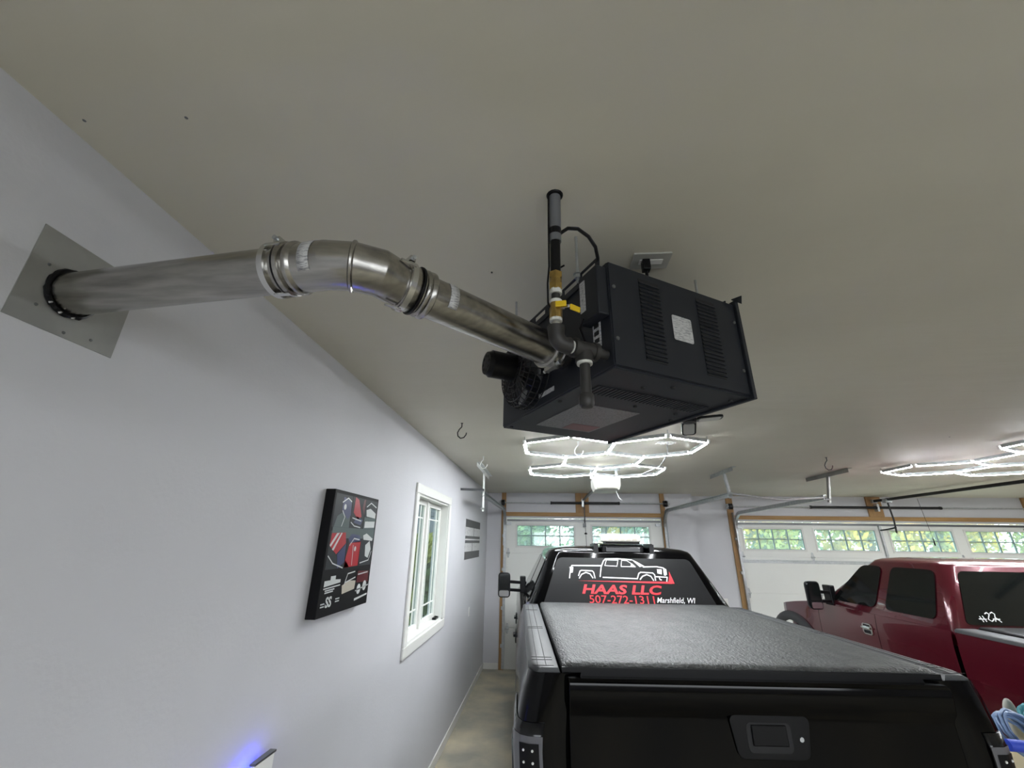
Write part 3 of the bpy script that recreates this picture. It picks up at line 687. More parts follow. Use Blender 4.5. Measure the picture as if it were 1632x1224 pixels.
MB().bar((6.44, Y2-.04, 2.955), (6.40, 2.2, 2.985), .045, .045).build('rail', 'black_metal', rail2, world=True)
MB().box((6.40, Y2-.09, 2.92), (6.49, Y2-.0362, 2.985)).build('header_bracket', 'galv', rail2, world=True)
MB().box((6.38, Y2-.44, 2.90), (6.50, Y2-.36, 2.97)).build('trolley', 'galv', rail2, world=True)
MB().tube([(6.44, Y2-.40, 2.93), (6.46, Y2-.40, 2.60), (6.46, Y2-.38, 2.36)], .014, 8).tube([(6.46, Y2-.40, 2.46), (6.455, Y2-.2, 2.43), (6.455, Y2-.02, 2.42)], .014, 8).build('door_arm', 'black_metal', rail2, world=True)
MB().tube([(6.62, Y2-.85, 2.93), (6.66, Y2-.85, 2.4), (6.67, Y2-.85, 2.25)], .003, 6).lathe([(0, .006), (.10, .012), (.12, .006)], (6.67, Y2-.85, 2.27), (0, 0, -1), 8).build('release_cord', 'black_plastic', rail2, world=True)
for k, y in enumerate((3.0,)): angle_iron(MB(), (6.40, y, 3.0), (6.40, y, H), .03, .003, (0, 1, 0)).build('strap', 'galv', rail2, world=True)

# ------------------------------------------------------------------ screw hooks in the ceiling
def hook(lab, x, y, mt, s=1.0, a=0.0):
    c, sn = math.cos(a), math.sin(a); P = [(0, 0), (0, -.03), (-.018, -.05), (-.03, -.075), (-.026, -.10), (-.005, -.118), (.02, -.112), (.036, -.09), (.038, -.075)]
    return tag(MB().tube([(x + u*c*s, y + u*sn*s, H + v*s) for u, v in P], .0042*s, 8).lathe([(0, .010*s), (.003, .010*s)], (x, y, H), (0, 0, -1), 10).build('ceiling_hook', mt, smooth=True), lab, 'hook', 'ceiling hooks')
hook('dark screw hook in the ceiling near the top of the long wall', -.68, 3.34, 'iron', 1.1)
hook('white screw hook in the ceiling inside the lit honeycomb', .336, 4.04, 'white_bracket', 1.2)
hook('white and red screw hook in the ceiling beside the wall side hanger', -.70, 4.80, 'white_bracket', 1.2)
hook('small black tipped screw hook in the ceiling between the light arrays', 3.126, 4.85, 'iron', 1.2)
# ------------------------------------------------------------------ outlets and switch on walls
def plate(nm, lab, cat, c, n, w, h, gang):
    o = thing(nm, lab, cat, c); n = Vector(n); s = Vector((0, 0, 1)).cross(n)
    MB().prism(rrect(-w/2, -h/2, w/2, h/2, .006), (c, tuple(s), (0, 0, 1)), .006).build('plate', 'white_plastic', o, world=True)
    for k in range(gang):
        u = (k-(gang-1)/2)*.046; P = Vector(c) + n*.006
        MB().prism(rrect(u-.016, -.034, u+.016, .034, .004), (tuple(P), tuple(s), (0, 0, 1)), .003).build('receptacle', 'white_trim', o, world=True)
    return o
plate('wall_outlet', 'white double outlet low on the wall between the garage doors', 'outlet', (3.35, Y2, 1.112), (0, -1, 0), .115, .125, 2)
plate('light_switch', 'white switch plate on the long wall past the window', 'switch', (XW, 6.885, 1.14), (1, 0, 0), .075, .12, 1)

# ------------------------------------------------------------------ canvas picture on the long wall
cv = thing('wall_picture', 'square canvas print of nine classic car details, red, black and chrome', 'picture', (XW, 2.45, 1.757))
CY0, CY1, CZ0, CZ1, CT = 2.152, 2.755, 1.757, 2.362, .053
MB().box((XW, CY0, CZ0), (XW+CT, CY1, CZ1)).build('canvas', 'canvas_black', cv, world=True, bevel=.003)
def pmap(lay): return lambda u, v: (XW+CT+.0006+lay*.0004, CY0+u*(CY1-CY0), CZ1-v*(CZ1-CZ0))   # u along the wall, v down
def pprint(name, mt, polys, lay):
    f = pmap(lay)
    for p in polys: MB().add([f(*q) for q in p], [tuple(range(len(p)))]).build(name, mt, cv, world=True)
def pline(name, mt, lines, w, lay):
    f = pmap(lay)
    for l in lines:
        mb = MB(); stroke(mb, l, w, f); mb.build(name, mt, cv, world=True)
g = lambda a, b, c, d: [(a, b), (c, b), (c, d), (a, d)]
pprint('photo_ground', 'print_grey', [g(.03, .03, .36, .31), g(.37, .03, .66, .31), g(.67, .03, .97, .31), g(.03, .34, .36, .645), g(.37, .34, .66, .645), g(.67, .34, .97, .645)], 0)
pprint('photo_ground', 'canvas_black', [g(.03, .675, .36, .97), g(.37, .675, .66, .97), g(.67, .675, .97, .97)], 0)
pprint('photo_tint', 'print_teal', [g(.05, .31, .97, .40), [(.10, .22), (.34, .12), (.36, .309), (.06, .309)], g(.68, .20, .96, .309)], 1)
pprint('photo_red', 'print_red', [[(.42, .03), (.50, .05), (.60, .20), (.52, .23), (.41, .17)], [(.05, .36), (.31, .35), (.34, .44), (.18, .53), (.04, .46)], [(.42, .44), (.66, .42), (.66, .64), (.37, .645), (.38, .55)], [(.37, .58), (.48, .645), (.37, .645)]], 2)
pprint('photo_blue', 'print_blue', [[(.18, .05), (.34, .08), (.36, .20), (.30, .24), (.17, .16)], [(.38, .40), (.44, .36), (.62, .37), (.66, .43), (.42, .44)], [(.20, .53), (.35, .44), (.36, .60), (.24, .645)], [(.50, .20), (.64, .23), (.60, .28), (.44, .26)]], 2)
pprint('photo_white', 'print_white', [[(.14, .36), (.19, .355), (.06, .47), (.04, .455)], [(.22, .355), (.245, .355), (.12, .50), (.09, .49)], [(.70, .13), (.80, .11), (.95, .15), (.95, .20), (.72, .19)],
    [(.78, .46), (.88, .42), (.93, .50), (.88, .58), (.80, .56)], [(.70, .37), (.78, .35), (.95, .40), (.94, .42), (.72, .41)], [(.05, .73), (.15, .73), (.15, .70), (.24, .70), (.24, .73), (.34, .735), (.34, .76), (.05, .775)],
    [(.68, .925), (.97, .905), (.97, .92), (.68, .945)], [(.70, .24), (.95, .23), (.95, .29), (.70, .30)]], 3)
pprint('photo_cream', 'print_cream', [[(.38, .79), (.52, .76), (.66, .77), (.65, .84), (.40, .86)]], 3)
pprint('photo_maroon', 'print_maroon', [[(.69, .69), (.95, .70), (.96, .80), (.68, .79)], [(.62, .04), (.66, .03), (.66, .18), (.60, .12)]], 2)
pline('photo_chrome', 'print_white', [[(.16, .10), (.26, .055), (.34, .08)], [(.18, .17), (.24, .22), (.20, .30)], [(.38, .26), (.46, .29), (.60, .30)], [(.40, .22), (.60, .24)], [(.70, .10), (.80, .055), (.95, .09)],
    [(.04, .54), (.14, .60), (.34, .645)], [(.42, .46), (.50, .40), (.62, .41)], [(.50, .46), (.52, .63)], [(.70, .62), (.90, .60), (.95, .52)],
    [(.42, .79), (.47, .70), (.62, .69)], [(.44, .77), (.64, .74)], [(.05, .79), (.34, .780)], [(.08, .806), (.24, .802)], [(.08, .822), (.22, .818)], [(.68, .86), (.97, .83)], [(.70, .72), (.92, .71)]], .010, 4)
f = pmap(4)
for (cx, cy, r) in ((.75, .85, .045), (.88, .83, .045), (.55, .49, .022), (.75, .255, .02), (.22, .135, .025)):
    MB().add([f(cx+r*math.cos(R_(a)), cy+r*math.sin(R_(a))) for a in range(0, 360, 30)], [tuple(range(12))]).build('photo_lamp', 'print_white', cv, world=True)
vs, fs = text_mesh('SS', .105, .004); mb = MB(); f = pmap(5)
mb.add([f(.115+x*1.1, .93-y) for x, y in vs], fs); mb.build('emblem_letters', 'print_white', cv, world=True)
pline('emblem_bars', 'print_white', [[(.04, .90), (.10, .90)], [(.04, .92), (.10, .92)], [(.29, .885), (.36, .885)], [(.29, .905), (.36, .905)]], .010, 5)
# poster past the window
ps = thing('wall_poster', 'grey and white banded poster on the wall past the window', 'poster', (XW, 6.97, 1.865))
PY0, PY1, PZ0, PZ1 = 6.27, 7.68, 1.866, 2.42
MB().box((XW, PY0, PZ0), (XW+.003, PY1, PZ1)).build('sheet', 'poster_white', ps, world=True)
def band(v0, v1, mt='poster_dark', u0=0, u1=1, k=0): MB().box((XW+.003, PY0+u0*(PY1-PY0), PZ1-v1*(PZ1-PZ0)), (XW+.0036+k, PY0+u1*(PY1-PY0), PZ1-v0*(PZ1-PZ0))).build('printed_band', mt, ps, world=True)
band(0, .20); band(.42, .49); band(.53, .60); band(.81, 1.0)
band(.20, .42, 'poster_dark', .52, .54); band(.60, .81, 'poster_dark', .44, .46)

# ------------------------------------------------------------------ small white wall box with a blue glow behind it
wb = thing('wall_charger', 'white tilted wall box with a blue light glowing behind it', 'charger', (XW, 1.97, 1.0))
bx = [(XW+.004, 1.86), (XW+.004, 2.10), (XW+.10, 2.02), (XW+.10, 1.93)]
fr = [(XW+.02, 1.905, 1.325), (XW+.06, 2.0, 1.328)]
def qd(z, e=0): return [(XW+.036-e, 1.872-e, z), (XW+.052+e, 1.874-e, z), (XW+.056+e, 1.992+e, z), (XW+.036-e, 1.992+e, z)]
MB().loft([qd(.98), qd(1.322)]).build('shell', 'white_plastic', wb, world=True, bevel=.004)
MB().loft([qd(1.322, .003), qd(1.329, .003)]).build('top_cap', 'steel_dark', wb, world=True)
MB().box((XW, 1.900, 1.02), (XW+.030, 1.930, 1.24)).build('mount', 'white_plastic', wb, world=True)
MB().add([(XW+.0350, 1.874, 1.00), (XW+.0350, 1.900, 1.00), (XW+.0350, 1.900, 1.315), (XW+.0350, 1.874, 1.315), (XW+.0330, 1.874, 1.00), (XW+.0330, 1.900, 1.00), (XW+.0330, 1.900, 1.315), (XW+.0330, 1.874, 1.315)],
    [(0, 1, 2, 3), (7, 6, 5, 4), (0, 4, 5, 1), (2, 6, 7, 3), (1, 5, 6, 2), (0, 3, 7, 4)]).build('blue_light', 'blue_led', wb, world=True)

# ------------------------------------------------------------------ pickup trucks
def lerp(a, b, t): return a + (b-a)*t
def interp(tab, z):
    if z <= tab[0][0]: return tab[0][1]
    for (z0, a), (z1, b) in zip(tab[:-1], tab[1:]):
        if z <= z1:
            t = (z-z0)/(z1-z0); t = t*t*(3-2*t)*.5 + t*.5; return lerp(a, b, t)
    return tab[-1][1]
def frange(a, b, n): return [a + (b-a)*i/n for i in range(n+1)]
def wheel(t, x, y, r, side):
    w = MB().lathe([(-.13, r*.60), (-.135, r*.80), (-.12, r*.97), (-.08, r), (.08, r), (.12, r*.97), (.135, r*.80), (.13, r*.60)], (x, y, r), (side, 0, 0), 40).build('wheel', 'tyre', t, smooth=True)
    MB().lathe([(-.1, r*.61), (.10, r*.61), (.115, r*.58), (.09, r*.54), (.05, r*.5), (.05, .0)], (x, y, r), (side, 0, 0), 32).build('rim', 'chrome', w, smooth=True)
    for k in range(6):
        a = 2*math.pi*k/6; MB().bar((x+side*.07, y+.05*math.cos(a), r+.05*math.sin(a)), (x+side*.09, y+r*.55*math.cos(a), r+r*.55*math.sin(a)), .05, .03, up=(1, 0, 0)).build('spoke', 'chrome', w)
    MB().lathe([(.05, .07), (.12, .06), (.13, 0)], (x, y, r), (side, 0, 0), 16).build('hub_cap', 'chrome', w, smooth=True)
def pickup(nm, lab, loc, rz, P):
    t = thing(nm, lab, 'pickup truck', loc, rz); W = P['W']; paint = P['paint']; zr_ = P['rail']; Lb = P['Lb']; zb = P['belt']
    prof = [(.45, .93*W), (.62, .975*W), (.88, .99*W), (1.08, P.get('b1', 1.0)*W), (1.3, P.get('b2', .995)*W), (1.45, P.get('b3', .97)*W), (1.58, .945*W)]
    ya_r, ya_f, ra = P['ax_r'], P['ax_f'], P['arch']; r = P['wr']
    def zlow(y, base):
        z = base
        for c in (ya_r, ya_f):
            d = abs(y-c)
            if d < ra: z = max(z, r + math.sqrt(ra*ra - d*d))
        return z
    def xside(z, y):
        x = interp(prof, z)
        for c in (ya_r, ya_f): x += P.get('flare', .02)*math.exp(-((y-c)/(ra*.85))**2)*max(0, 1-abs(z-(r+ra*.8))/.45)
        return x
    def ys(a, b, n):
        s = set(frange(a, b, n))
        for c in (ya_r, ya_f):
            for k in range(17):
                y = c - ra*math.cos(math.pi*k/16)
                if a < y < b: s.add(y)
        return sorted(s)
    rows = frange(0, 1, 12)
    for sd in (-1, 1):
        # bed side wrapping round to the tailgate
        plan = [(-.26, .03), (-.20, .006), (-.12, .0), (-.06, .004), (-.025, .022), (-.006, .06)] + [(0, y) for y in ys(.12, Lb, 14)]
        def bs(u, v, sd=sd):
            dx, y = plan[int(u)]; zl = .74 if y < .12 else zlow(y, .62); z = lerp(zl, zr_, v); return (sd*(xside(z, max(y, .1))+dx), y, z)
        b = MB().grid(bs, list(range(len(plan))), rows).build('bed_side', paint, t, smooth=True)
        # rail cap
        def cap(u, v, sd=sd):
            y = lerp(.02, Lb, u); xo = xside(zr_, max(y, .12)) - (.05*max(0, 1-y/.09))
            q = [(xo+.004, zr_-.012), (xo+.002, zr_+.008), (xo-.02, zr_+.018), (P['ton']+.022, zr_+.018), (P['ton']+.01, zr_-.01)][int(v)]; return (sd*q[0], y, q[1])
        cap0 = cap
        def cap(u, v):
            if u < 0: p = cap0(0, v); return (p[0], p[1], zr_-.014)
            return cap0(u, v)
        c = MB().grid(cap, [-1] + frange(0, 1, 24), range(5)).build('rail_cap', P.get('capmat', 'rail_cap'), t, smooth=True, angle=70)
        if P['style'] == 'a':
            gm = MB(); x0 = P['ton']+.03
            for xx in (x0+.045, x0+.085): gm.box((sd*xx-.0015, .05, zr_+.0182), (sd*xx+.0015, Lb-.05, zr_+.0195))
            for yy in (.05, .15, .20, .95, 1.0, 1.75, Lb-.05): gm.box((sd*(x0+.01), yy-.0018, zr_+.0182), (sd*(x0+.11), yy+.0018, zr_+.0195))
            gm.build('cap_groove', 'heater_dark', c)
        # tail lamp wrapping the corner
        pl = plan[2:9]
        def tl(u, v, o, z0, z1, sd=sd):
            i = u*(len(pl)-1); k = min(int(i), len(pl)-2); f = i-k; dx = lerp(pl[k][0], pl[k+1][0], f); y = lerp(pl[k][1], pl[k+1][1], f); z = lerp(z0, z1, v)
            x = xside(z, .12)+dx; s = min(1, max(0, (y)/.08)); return (sd*(x + o*s), y - o*(1-s), z)
        lm = MB().grid(lambda u, v: tl(u, v, .007, .86, 1.372), frange(0, 1, 20), frange(0, 1, 8)).build('tail_lamp', P['lens'], t, smooth=True, solid=.006)
        MB().grid(lambda u, v: tl(u*.60, v, .010, .90, 1.325), frange(0, 1, 16), frange(0, 1, 8)).build('lamp_reflector', 'lens_grey' if P['style'] == 'a' else 'lens_red', lm, smooth=True)
        if P['style'] == 'a':
            MB().grid(lambda u, v: tl(.04+u*.30, v, .0115, .92, 1.30), frange(0, 1, 10), frange(0, 1, 8)).build('lamp_panel', 'black_plastic', lm, smooth=True)
            for k in range(9):
                for uu in (.12, .26):
                    p = Vector(tl(uu, 0, .012, 1.275-.042*k, 1.30)); MB().lathe([(0, .0055), (.003, .004)], p, (0, -1, 0), 8).build('lamp_diode', 'white_plastic', lm)
        # arch lips
        for c_ in ((ya_r, ya_f) if P['style'] == 'b' else (ya_r,)):
            pts = []
            for k in range(19):
                a = R_(8+164*k/18); y = c_ - ra*math.cos(a); z = r + ra*math.sin(a); pts.append((sd*(xside(z, y)+.002), y, z))
            if P['style'] == 'a': MB().tube(pts, P.get('lip', .02), 8).build('arch_flare', paint, t, smooth=True)
            else:
                def fl_(u, v, sd=sd, c_=c_):
                    a = R_(4+172*u); q = [(0, -.03), (0, .03), (.03, .045), (.08, .04), (.105, .022), (.112, 0), (.112, -.02)][int(v)]; rr2 = ra + q[0]; y = c_ - rr2*math.cos(a); z = r + rr2*math.sin(a); return (sd*(xside(z, y)+q[1]), y, z)
                MB().grid(fl_, frange(0, 1, 22), range(7)).build('arch_flare', P['flaremat'], t, smooth=True, angle=60)
        # doors, fender
        seq = P['doors']
        for k, (y0, y1, nm2) in enumerate(seq):
            yy = ys(y0+.004, y1-.004, 10)
            o = MB().grid(lambda u, v, sd=sd: (sd*xside(lerp(zlow(yy[int(u)], .55), zb, v), yy[int(u)]), yy[int(u)], lerp(zlow(yy[int(u)], .55), zb, v)), range(len(yy)), rows).build(nm2, paint, t, smooth=True)
            if 'door' in nm2 and P['handles'][k]:
                hy, hz = P['handles'][k]; x = xside(hz, hy)
                bz = MB().prism(rrect(-.075, -.055, .075, .055, .035), ((sd*(x-.004), hy, hz), (0, sd*1.0, 0), (0, 0, 1)), .014).build('handle_bezel', P['hmat'], o, smooth=False, bevel=.003)
                MB().bar((sd*(x+.018), hy-.07, hz+.012), (sd*(x+.018), hy+.07, hz+.012), .022, .022).build('door_handle', P['hmat'], bz, bevel=.006)
                MB().prism(rrect(-.050, -.042, .050, -.010, .01), ((sd*(x+.0105), hy, hz), (0, sd*1.0, 0), (0, 0, 1)), .001).prism(rrect(-.050, .028, .050, .044, .007), ((sd*(x+.0105), hy, hz), (0, sd*1.0, 0), (0, 0, 1)), .001).build('handle_recess', 'heater_dark', bz)
        y0, y1 = P['fender']; yy = ys(y0+.004, y1, 14)
        def zt(y): q = (y-y0)/(y1-y0); return lerp(zb, P['nose'], q**1.5) - .0
        MB().grid(lambda u, v, sd=sd: (sd*(xside(lerp(zlow(yy[int(u)], .60), zt(yy[int(u)]), v), yy[int(u)]) - .10*max(0, (yy[int(u)]-y1+.3)/.3)**2), yy[int(u)], lerp(zlow(yy[int(u)], .60), zt(yy[int(u)]), v)), range(len(yy)), rows).build('fender', paint, t, smooth=True)
        for c_, rr_ in ((ya_r, r), (ya_f, r)): wheel(t, sd*(W-.17), c_, rr_, sd)
        # towing mirrors
        mx, my, mz0, mz1 = P['mir']; mw = .155
        ring_ = lambda y, i: [(sd*x, y, z) for x, z in rpoly([(mx-mw/2+i, mz0+i), (mx+mw/2-i, mz0+i), (mx+mw/2-i, mz1-i*1.2), (mx-mw/2+i, mz1-i)], .045, 4)]
        mo = MB().loft([ring_(my, .008), ring_(my+.012, 0), ring_(my+.07, .004), ring_(my+.11, .03)]).build('tow_mirror', 'black_plastic', t, smooth=True, label='black towing mirror')
        MB().prism(rpoly([(mx-mw/2+.014, mz0+.095), (mx+mw/2-.014, mz0+.095), (mx+mw/2-.014, mz1-.016), (mx-mw/2+.014, mz1-.016)], .03, 4), ((0, my-.001, 0), (sd, 0, 0), (0, 0, 1)), .002*sd).build('mirror_glass', 'truck_glass', mo)
        MB().prism(rpoly([(mx-mw/2+.016, mz0+.014), (mx+mw/2-.016, mz0+.014), (mx+mw/2-.016, mz0+.082), (mx-mw/2+.016, mz0+.082)], .02, 4), ((0, my-.001, 0), (sd, 0, 0), (0, 0, 1)), .002*sd).build('spotter_glass', 'mirror', mo)
        for zz in (lerp(mz0, mz1, .30), lerp(mz0, mz1, .62)):
            MB().bar((sd*(mx-mw/2+.01), my+.05, zz), (sd*(.90*W), my+.16, zz-.02), .05, .035).build('mirror_arm', 'black_plastic', mo, bevel=.005)
        MB().box((sd*(.90*W), my+.10, mz0+.04), (sd*(.97*W), my+.24, mz1-.05)).build('mirror_base', 'black_plastic', mo, bevel=.01)
    # inner dark body
    MB().box((-.66*W, .12, .55), (.66*W, P['fender'][1]-.15, zb-.10)).box((-.90*W, ya_r+ra+.08, .56), (.90*W, ya_f-ra-.08, zb-.06)).build('inner_body', 'heater_dark', t)
    MB().box((-.85*W, .04, zr_-.10), (.85*W, Lb, zr_-.06)).build('bed_floor', 'heater_dark', t)
    # tonneau
    tw = P['ton']
    MB().loft([[(x, y, zr_-.02) for x, y in rrect(-tw, .03, tw, Lb+.01, .02)], [(x, y, zr_+.022) for x, y in rrect(-tw, .03, tw, Lb+.01, .02)], [(x, y, zr_+.034) for x, y in rrect(-tw+.012, .042, tw-.012, Lb, .02)], [(x, y, zr_+.037) for x, y in rrect(-tw+.05, .08, tw-.05, Lb-.04, .02)]]).build('tonneau_cover', P['tonmat'], t, smooth=True, label=P['tonlab'])
    MB().box((-tw-.004, .022, zr_-.03), (tw+.004, .034, zr_+.020)).build('tonneau_rail', 'black_plastic', t)
    # tailgate
    tg = P['tgw']; pr = [(-.004, .78), (-.012, .80), (-.014, 1.10), (-.006, zr_-.16), (-.010, zr_-.145), (-.030, zr_-.12), (-.040, zr_-.05), (-.036, zr_-.022), (-.020, zr_-.012), (.03, zr_-.014), (.03, .78)]
    g_ = MB().loft([[(x, y, z) for y, z in pr] for x in (-tg, tg)]).build('tailgate', paint, t, smooth=True, angle=32, bevel=.004)
    hx, hz = P['gate_handle']
    bz = MB().prism(rpoly([(-.150, -.078), (.150, -.078), (.172, .060), (.155, .078), (-.155, .078), (-.172, .060)], .03, 4), ((hx, -.012, hz), (1, 0, 0), (0, 0, 1)), .006).build('handle_bezel', 'black_plastic', g_, bevel=.003)
    MB().prism(rrect(-.095, -.055, .095, .052, .02), ((hx-.01, -.0185, hz), (1, 0, 0), (0, 0, 1)), .0006).build('handle_recess', 'heater_dark', bz)
    MB().box((hx-.085, -.028, hz-.030), (hx+.065, -.0185, hz+.045)).build('gate_handle', 'black_plastic', bz, bevel=.006)
    MB().lathe([(0, .010), (.003, .009)], (hx+.125, -.018, hz-.005), (0, -1, 0), 12).build('lock_cylinder', 'galv', bz)
    # rear bumper
    MB().loft([[(x, y, z) for x, y in [(-1.0*W, .06), (-.97*W, -.08), (-.5*W, -.14), (.5*W, -.14), (.97*W, -.08), (1.0*W, .06)]] for z in (.52, .56, .72, .75)]).build('rear_bumper', P['bump'], t, bevel=.015)
    # greenhouse
    G = P['cab']; xb, xr, yr0, yr1, yf0, yf1, ze = G['xb'], G['xr'], G['yr0'], G['yr1'], G['yf0'], G['yf1'], G['ze']
    def rg(i, z, x, a, b, rr_): return [(px, py, z) for px, py in rrect(-x+i, a+i, x-i, b-i, rr_, 5)]
    cabo = MB().loft([rg(0, zb-.12, W*.935, yr0, yf0+.02, .06), rg(0, zb, xb, yr0, yf0, .06), rg(0, ze, xr, yr1, yf1, .12), rg(.02, ze+.022, xr, yr1, yf1, .12), rg(.07, ze+.042, xr, yr1, yf1, .12), rg(.18, ze+.058, xr, yr1, yf1, .12), rg(.34, ze+.066, xr, yr1, yf1, .12)]).build('cab', paint, t, smooth=True, angle=50)
    MB().box((-W*.93, yr0, .62), (W*.93, yr0+.03, zb-.1)).build('cab_back', paint, t)
    kx = (xr-xb)/(ze-zb); kr = (yr1-yr0)/(ze-zb); kf = (yf1-yf0)/(ze-zb)
    for sd in (-1, 1):
        for poly in G['side']:
            poly = rpoly(poly, G.get('wr', .05), 4)
            MB().prism([(y, z-zb) for y, z in poly], ((sd*(xb+.004), 0, zb), (0, -sd, 0) if False else (0, 1, 0), (sd*kx, 0, 1)), .006*(1 if sd > 0 else -1)).build('side_window', P['sglass'], cabo)
    MB().prism([(x, z-zb) for x, z in rpoly(G['rear'], .05, 4)], ((0, yr0-.002, zb), (1, 0, 0), (0, kr, 1)), .006).build('rear_window', P['rglass'], cabo)
    rw = [o for o in cabo.children if o.name.startswith('rear_window')][0]
    hh = ze-zb
    MB().prism([(x, z) for x, z in rpoly([(-xb+.10, .03), (xb-.10, .03), (xr-.09, hh-.05), (-xr+.09, hh-.05)], .06, 4)], ((0, yf0+.004, zb), (1, 0, 0), (0, kf, 1)), -.006).build('windscreen', 'truck_glass', cabo)
    # hood and nose
    y0, y1 = P['fender']
    def hd(u, v):
        y = lerp(yf0-.12, y1-.02, u); q = max(0, (y-y0)/(y1-y0)); zt_ = lerp(zb, P['nose'], q**1.5); x = lerp(-1, 1, v); e = (1-abs(x)**5)
        return (x*(.945*W - .10*max(0, (y-y1+.3)/.3)**2), y, zt_ - .02 + .085*e*(1-.25*u) - (.10*max(0, (u-.86)/.14)**2))
    MB().grid(hd, frange(0, 1, 16), frange(0, 1, 22)).build('hood', paint, t, smooth=True, solid=.01)
    nz = P['nose']
    MB().loft([[(x, y, z) for x, y in [(-.84*W, y1-.25), (-.84*W, y1-.03), (-.5*W, y1+.0), (.5*W, y1+.0), (.84*W, y1-.03), (.84*W, y1-.25)]] for z in (.70, nz-.04)]).build('nose_panel', paint, t, bevel=.02)
    MB().box((-.52*W, y1-.01, .82), (.52*W, y1+.025, nz-.10)).build('radiator_grille', 'heater_dark', t, bevel=.01)
    for k in range(3): MB().box((-.5*W, y1+.02, .88+k*.13), (.5*W, y1+.035, .92+k*.13)).build('grille_bar', 'chrome', t)
    for sd in (-1, 1): MB().box((sd*.55*W, y1-.08, .95), (sd*.83*W, y1+.012, nz-.12)).build('head_lamp', 'beacon', t, bevel=.02)
    MB().loft([[(x, y, z) for x, y in [(-1.0*W, y1-.30), (-.97*W, y1-.05), (-.5*W, y1+.09), (.5*W, y1+.09), (.97*W, y1-.05), (1.0*W, y1-.30)]] for z in (.50, .54, .74, .78)]).build('front_bumper', P['bump'], t, bevel=.015)
    return t, cabo, rw, (lambda u, v, off=.0068: (u, yr0-.002 + kr*(v-zb) - off, v + kr*off))

ZB = 1.54
bt, bcab, brw, bmap = pickup('pickup_truck', 'black pickup truck with grey bed cover and lettered rear window', (.93, 2.30, 0), R_(3.5), dict(
    W=1.065, paint='black_paint', rail=1.558, Lb=2.12, belt=1.50, ax_r=1.17, ax_f=4.98, arch=.50, wr=.43, ton=.855, tgw=.835, style='a', lens='lens_smoke', b2=1.01, b3=.985, flare=.03, lip=.016,
    doors=[(2.16, 3.22, 'rear_door'), (3.22, 4.42, 'front_door')], handles=[(2.42, 1.26), (3.42, 1.26)], hmat='black_plastic', fender=(4.42, 5.72), nose=1.33,
    mir=(1.235, 3.62, 1.455, 1.745), tonmat='tonneau', tonlab='grey leather grained bed cover', gate_handle=(.03, 1.345), bump='black_metal', sglass='truck_glass', rglass='tint_glass',
    cab=dict(xb=.985, xr=.735, yr0=2.165, yr1=2.37, yf0=4.50, yf1=3.75, ze=2.018, wr=.05,
             side=[[(2.42, 1.55), (3.18, 1.55), (3.18, 1.97), (2.52, 1.97)], [(3.28, 1.55), (4.28, 1.55), (3.72, 1.97), (3.28, 1.97)]],
             rear=[(-.845, 1.50), (.845, 1.50), (.660, 1.972), (-.660, 1.972)])))
DX = -.035
def dmap(u, v): return bmap(u+DX, v, .0085)
lg = MB(); SW = .013
for l in ([(-.52, 1.787), (-.503, 1.873), (-.487, 1.898), (-.195, 1.9)], [(-.218, 1.803), (-.197, 1.889), (-.166, 1.944), (-.144, 1.962), (-.021, 1.966), (.117, 1.957)],
          [(-.43, 1.808), (-.411, 1.849), (-.395, 1.856), (-.289, 1.852), (-.277, 1.839), (-.27, 1.79)], [(-.425, 1.786), (-.398, 1.821), (-.355, 1.838), (-.315, 1.826), (-.29, 1.79)],
          [(.221, 1.895), (.356, 1.899), (.418, 1.889), (.442, 1.873), (.438, 1.83)], [(-.191, 1.797), (.144, 1.79), (.167, 1.836), (.188, 1.847), (.306, 1.842), (.321, 1.826), (.319, 1.778)],
          [(.17, 1.784), (.199, 1.812), (.243, 1.827), (.281, 1.813), (.30, 1.777)], [(.326, 1.81), (.44, 1.807), (.426, 1.771)], [(.361, 1.802), (.365, 1.785), (.378, 1.783)]): stroke(lg, l, SW*.78, dmap)
for l in ([(-.158, 1.902), (-.136, 1.953), (-.019, 1.953), (-.038, 1.897), (-.158, 1.902)], [(.003, 1.896), (.018, 1.953), (.069, 1.949), (.119, 1.918), (.146, 1.894), (.003, 1.896)]): stroke(lg, l, SW*.5, dmap)
for p in ([(-.512, 1.885), (-.475, 1.885), (-.484, 1.836), (-.506, 1.832)], [(.105, 1.918), (.124, 1.921), (.146, 1.894), (.095, 1.893)], [(.117, 1.961), (.161, 1.944), (.236, 1.903), (.188, 1.894)], [(.355, 1.876), (.401, 1.876), (.393, 1.831), (.351, 1.839)], [(.417, 1.885), (.448, 1.877), (.429, 1.819), (.411, 1.823)]):
    lg.add([dmap(*q) for q in p], [tuple(range(4))])
lg.build('truck_outline_decal', 'decal_white', brw, label='white line drawing of a pickup')
mb = MB()
mb.add([dmap(*q) for q in [(-.445, 1.765), (.44, 1.768), (.475, 1.75), (.178, 1.754)]], [(0, 1, 2, 3)]).add([dmap(*q) for q in [(.44, 1.764), (.462, 1.815), (.468, 1.861), (.486, 1.80), (.497, 1.752), (.45, 1.752)]], [tuple(range(6))])
mb.build('swoosh_decal', 'decal_red', brw)
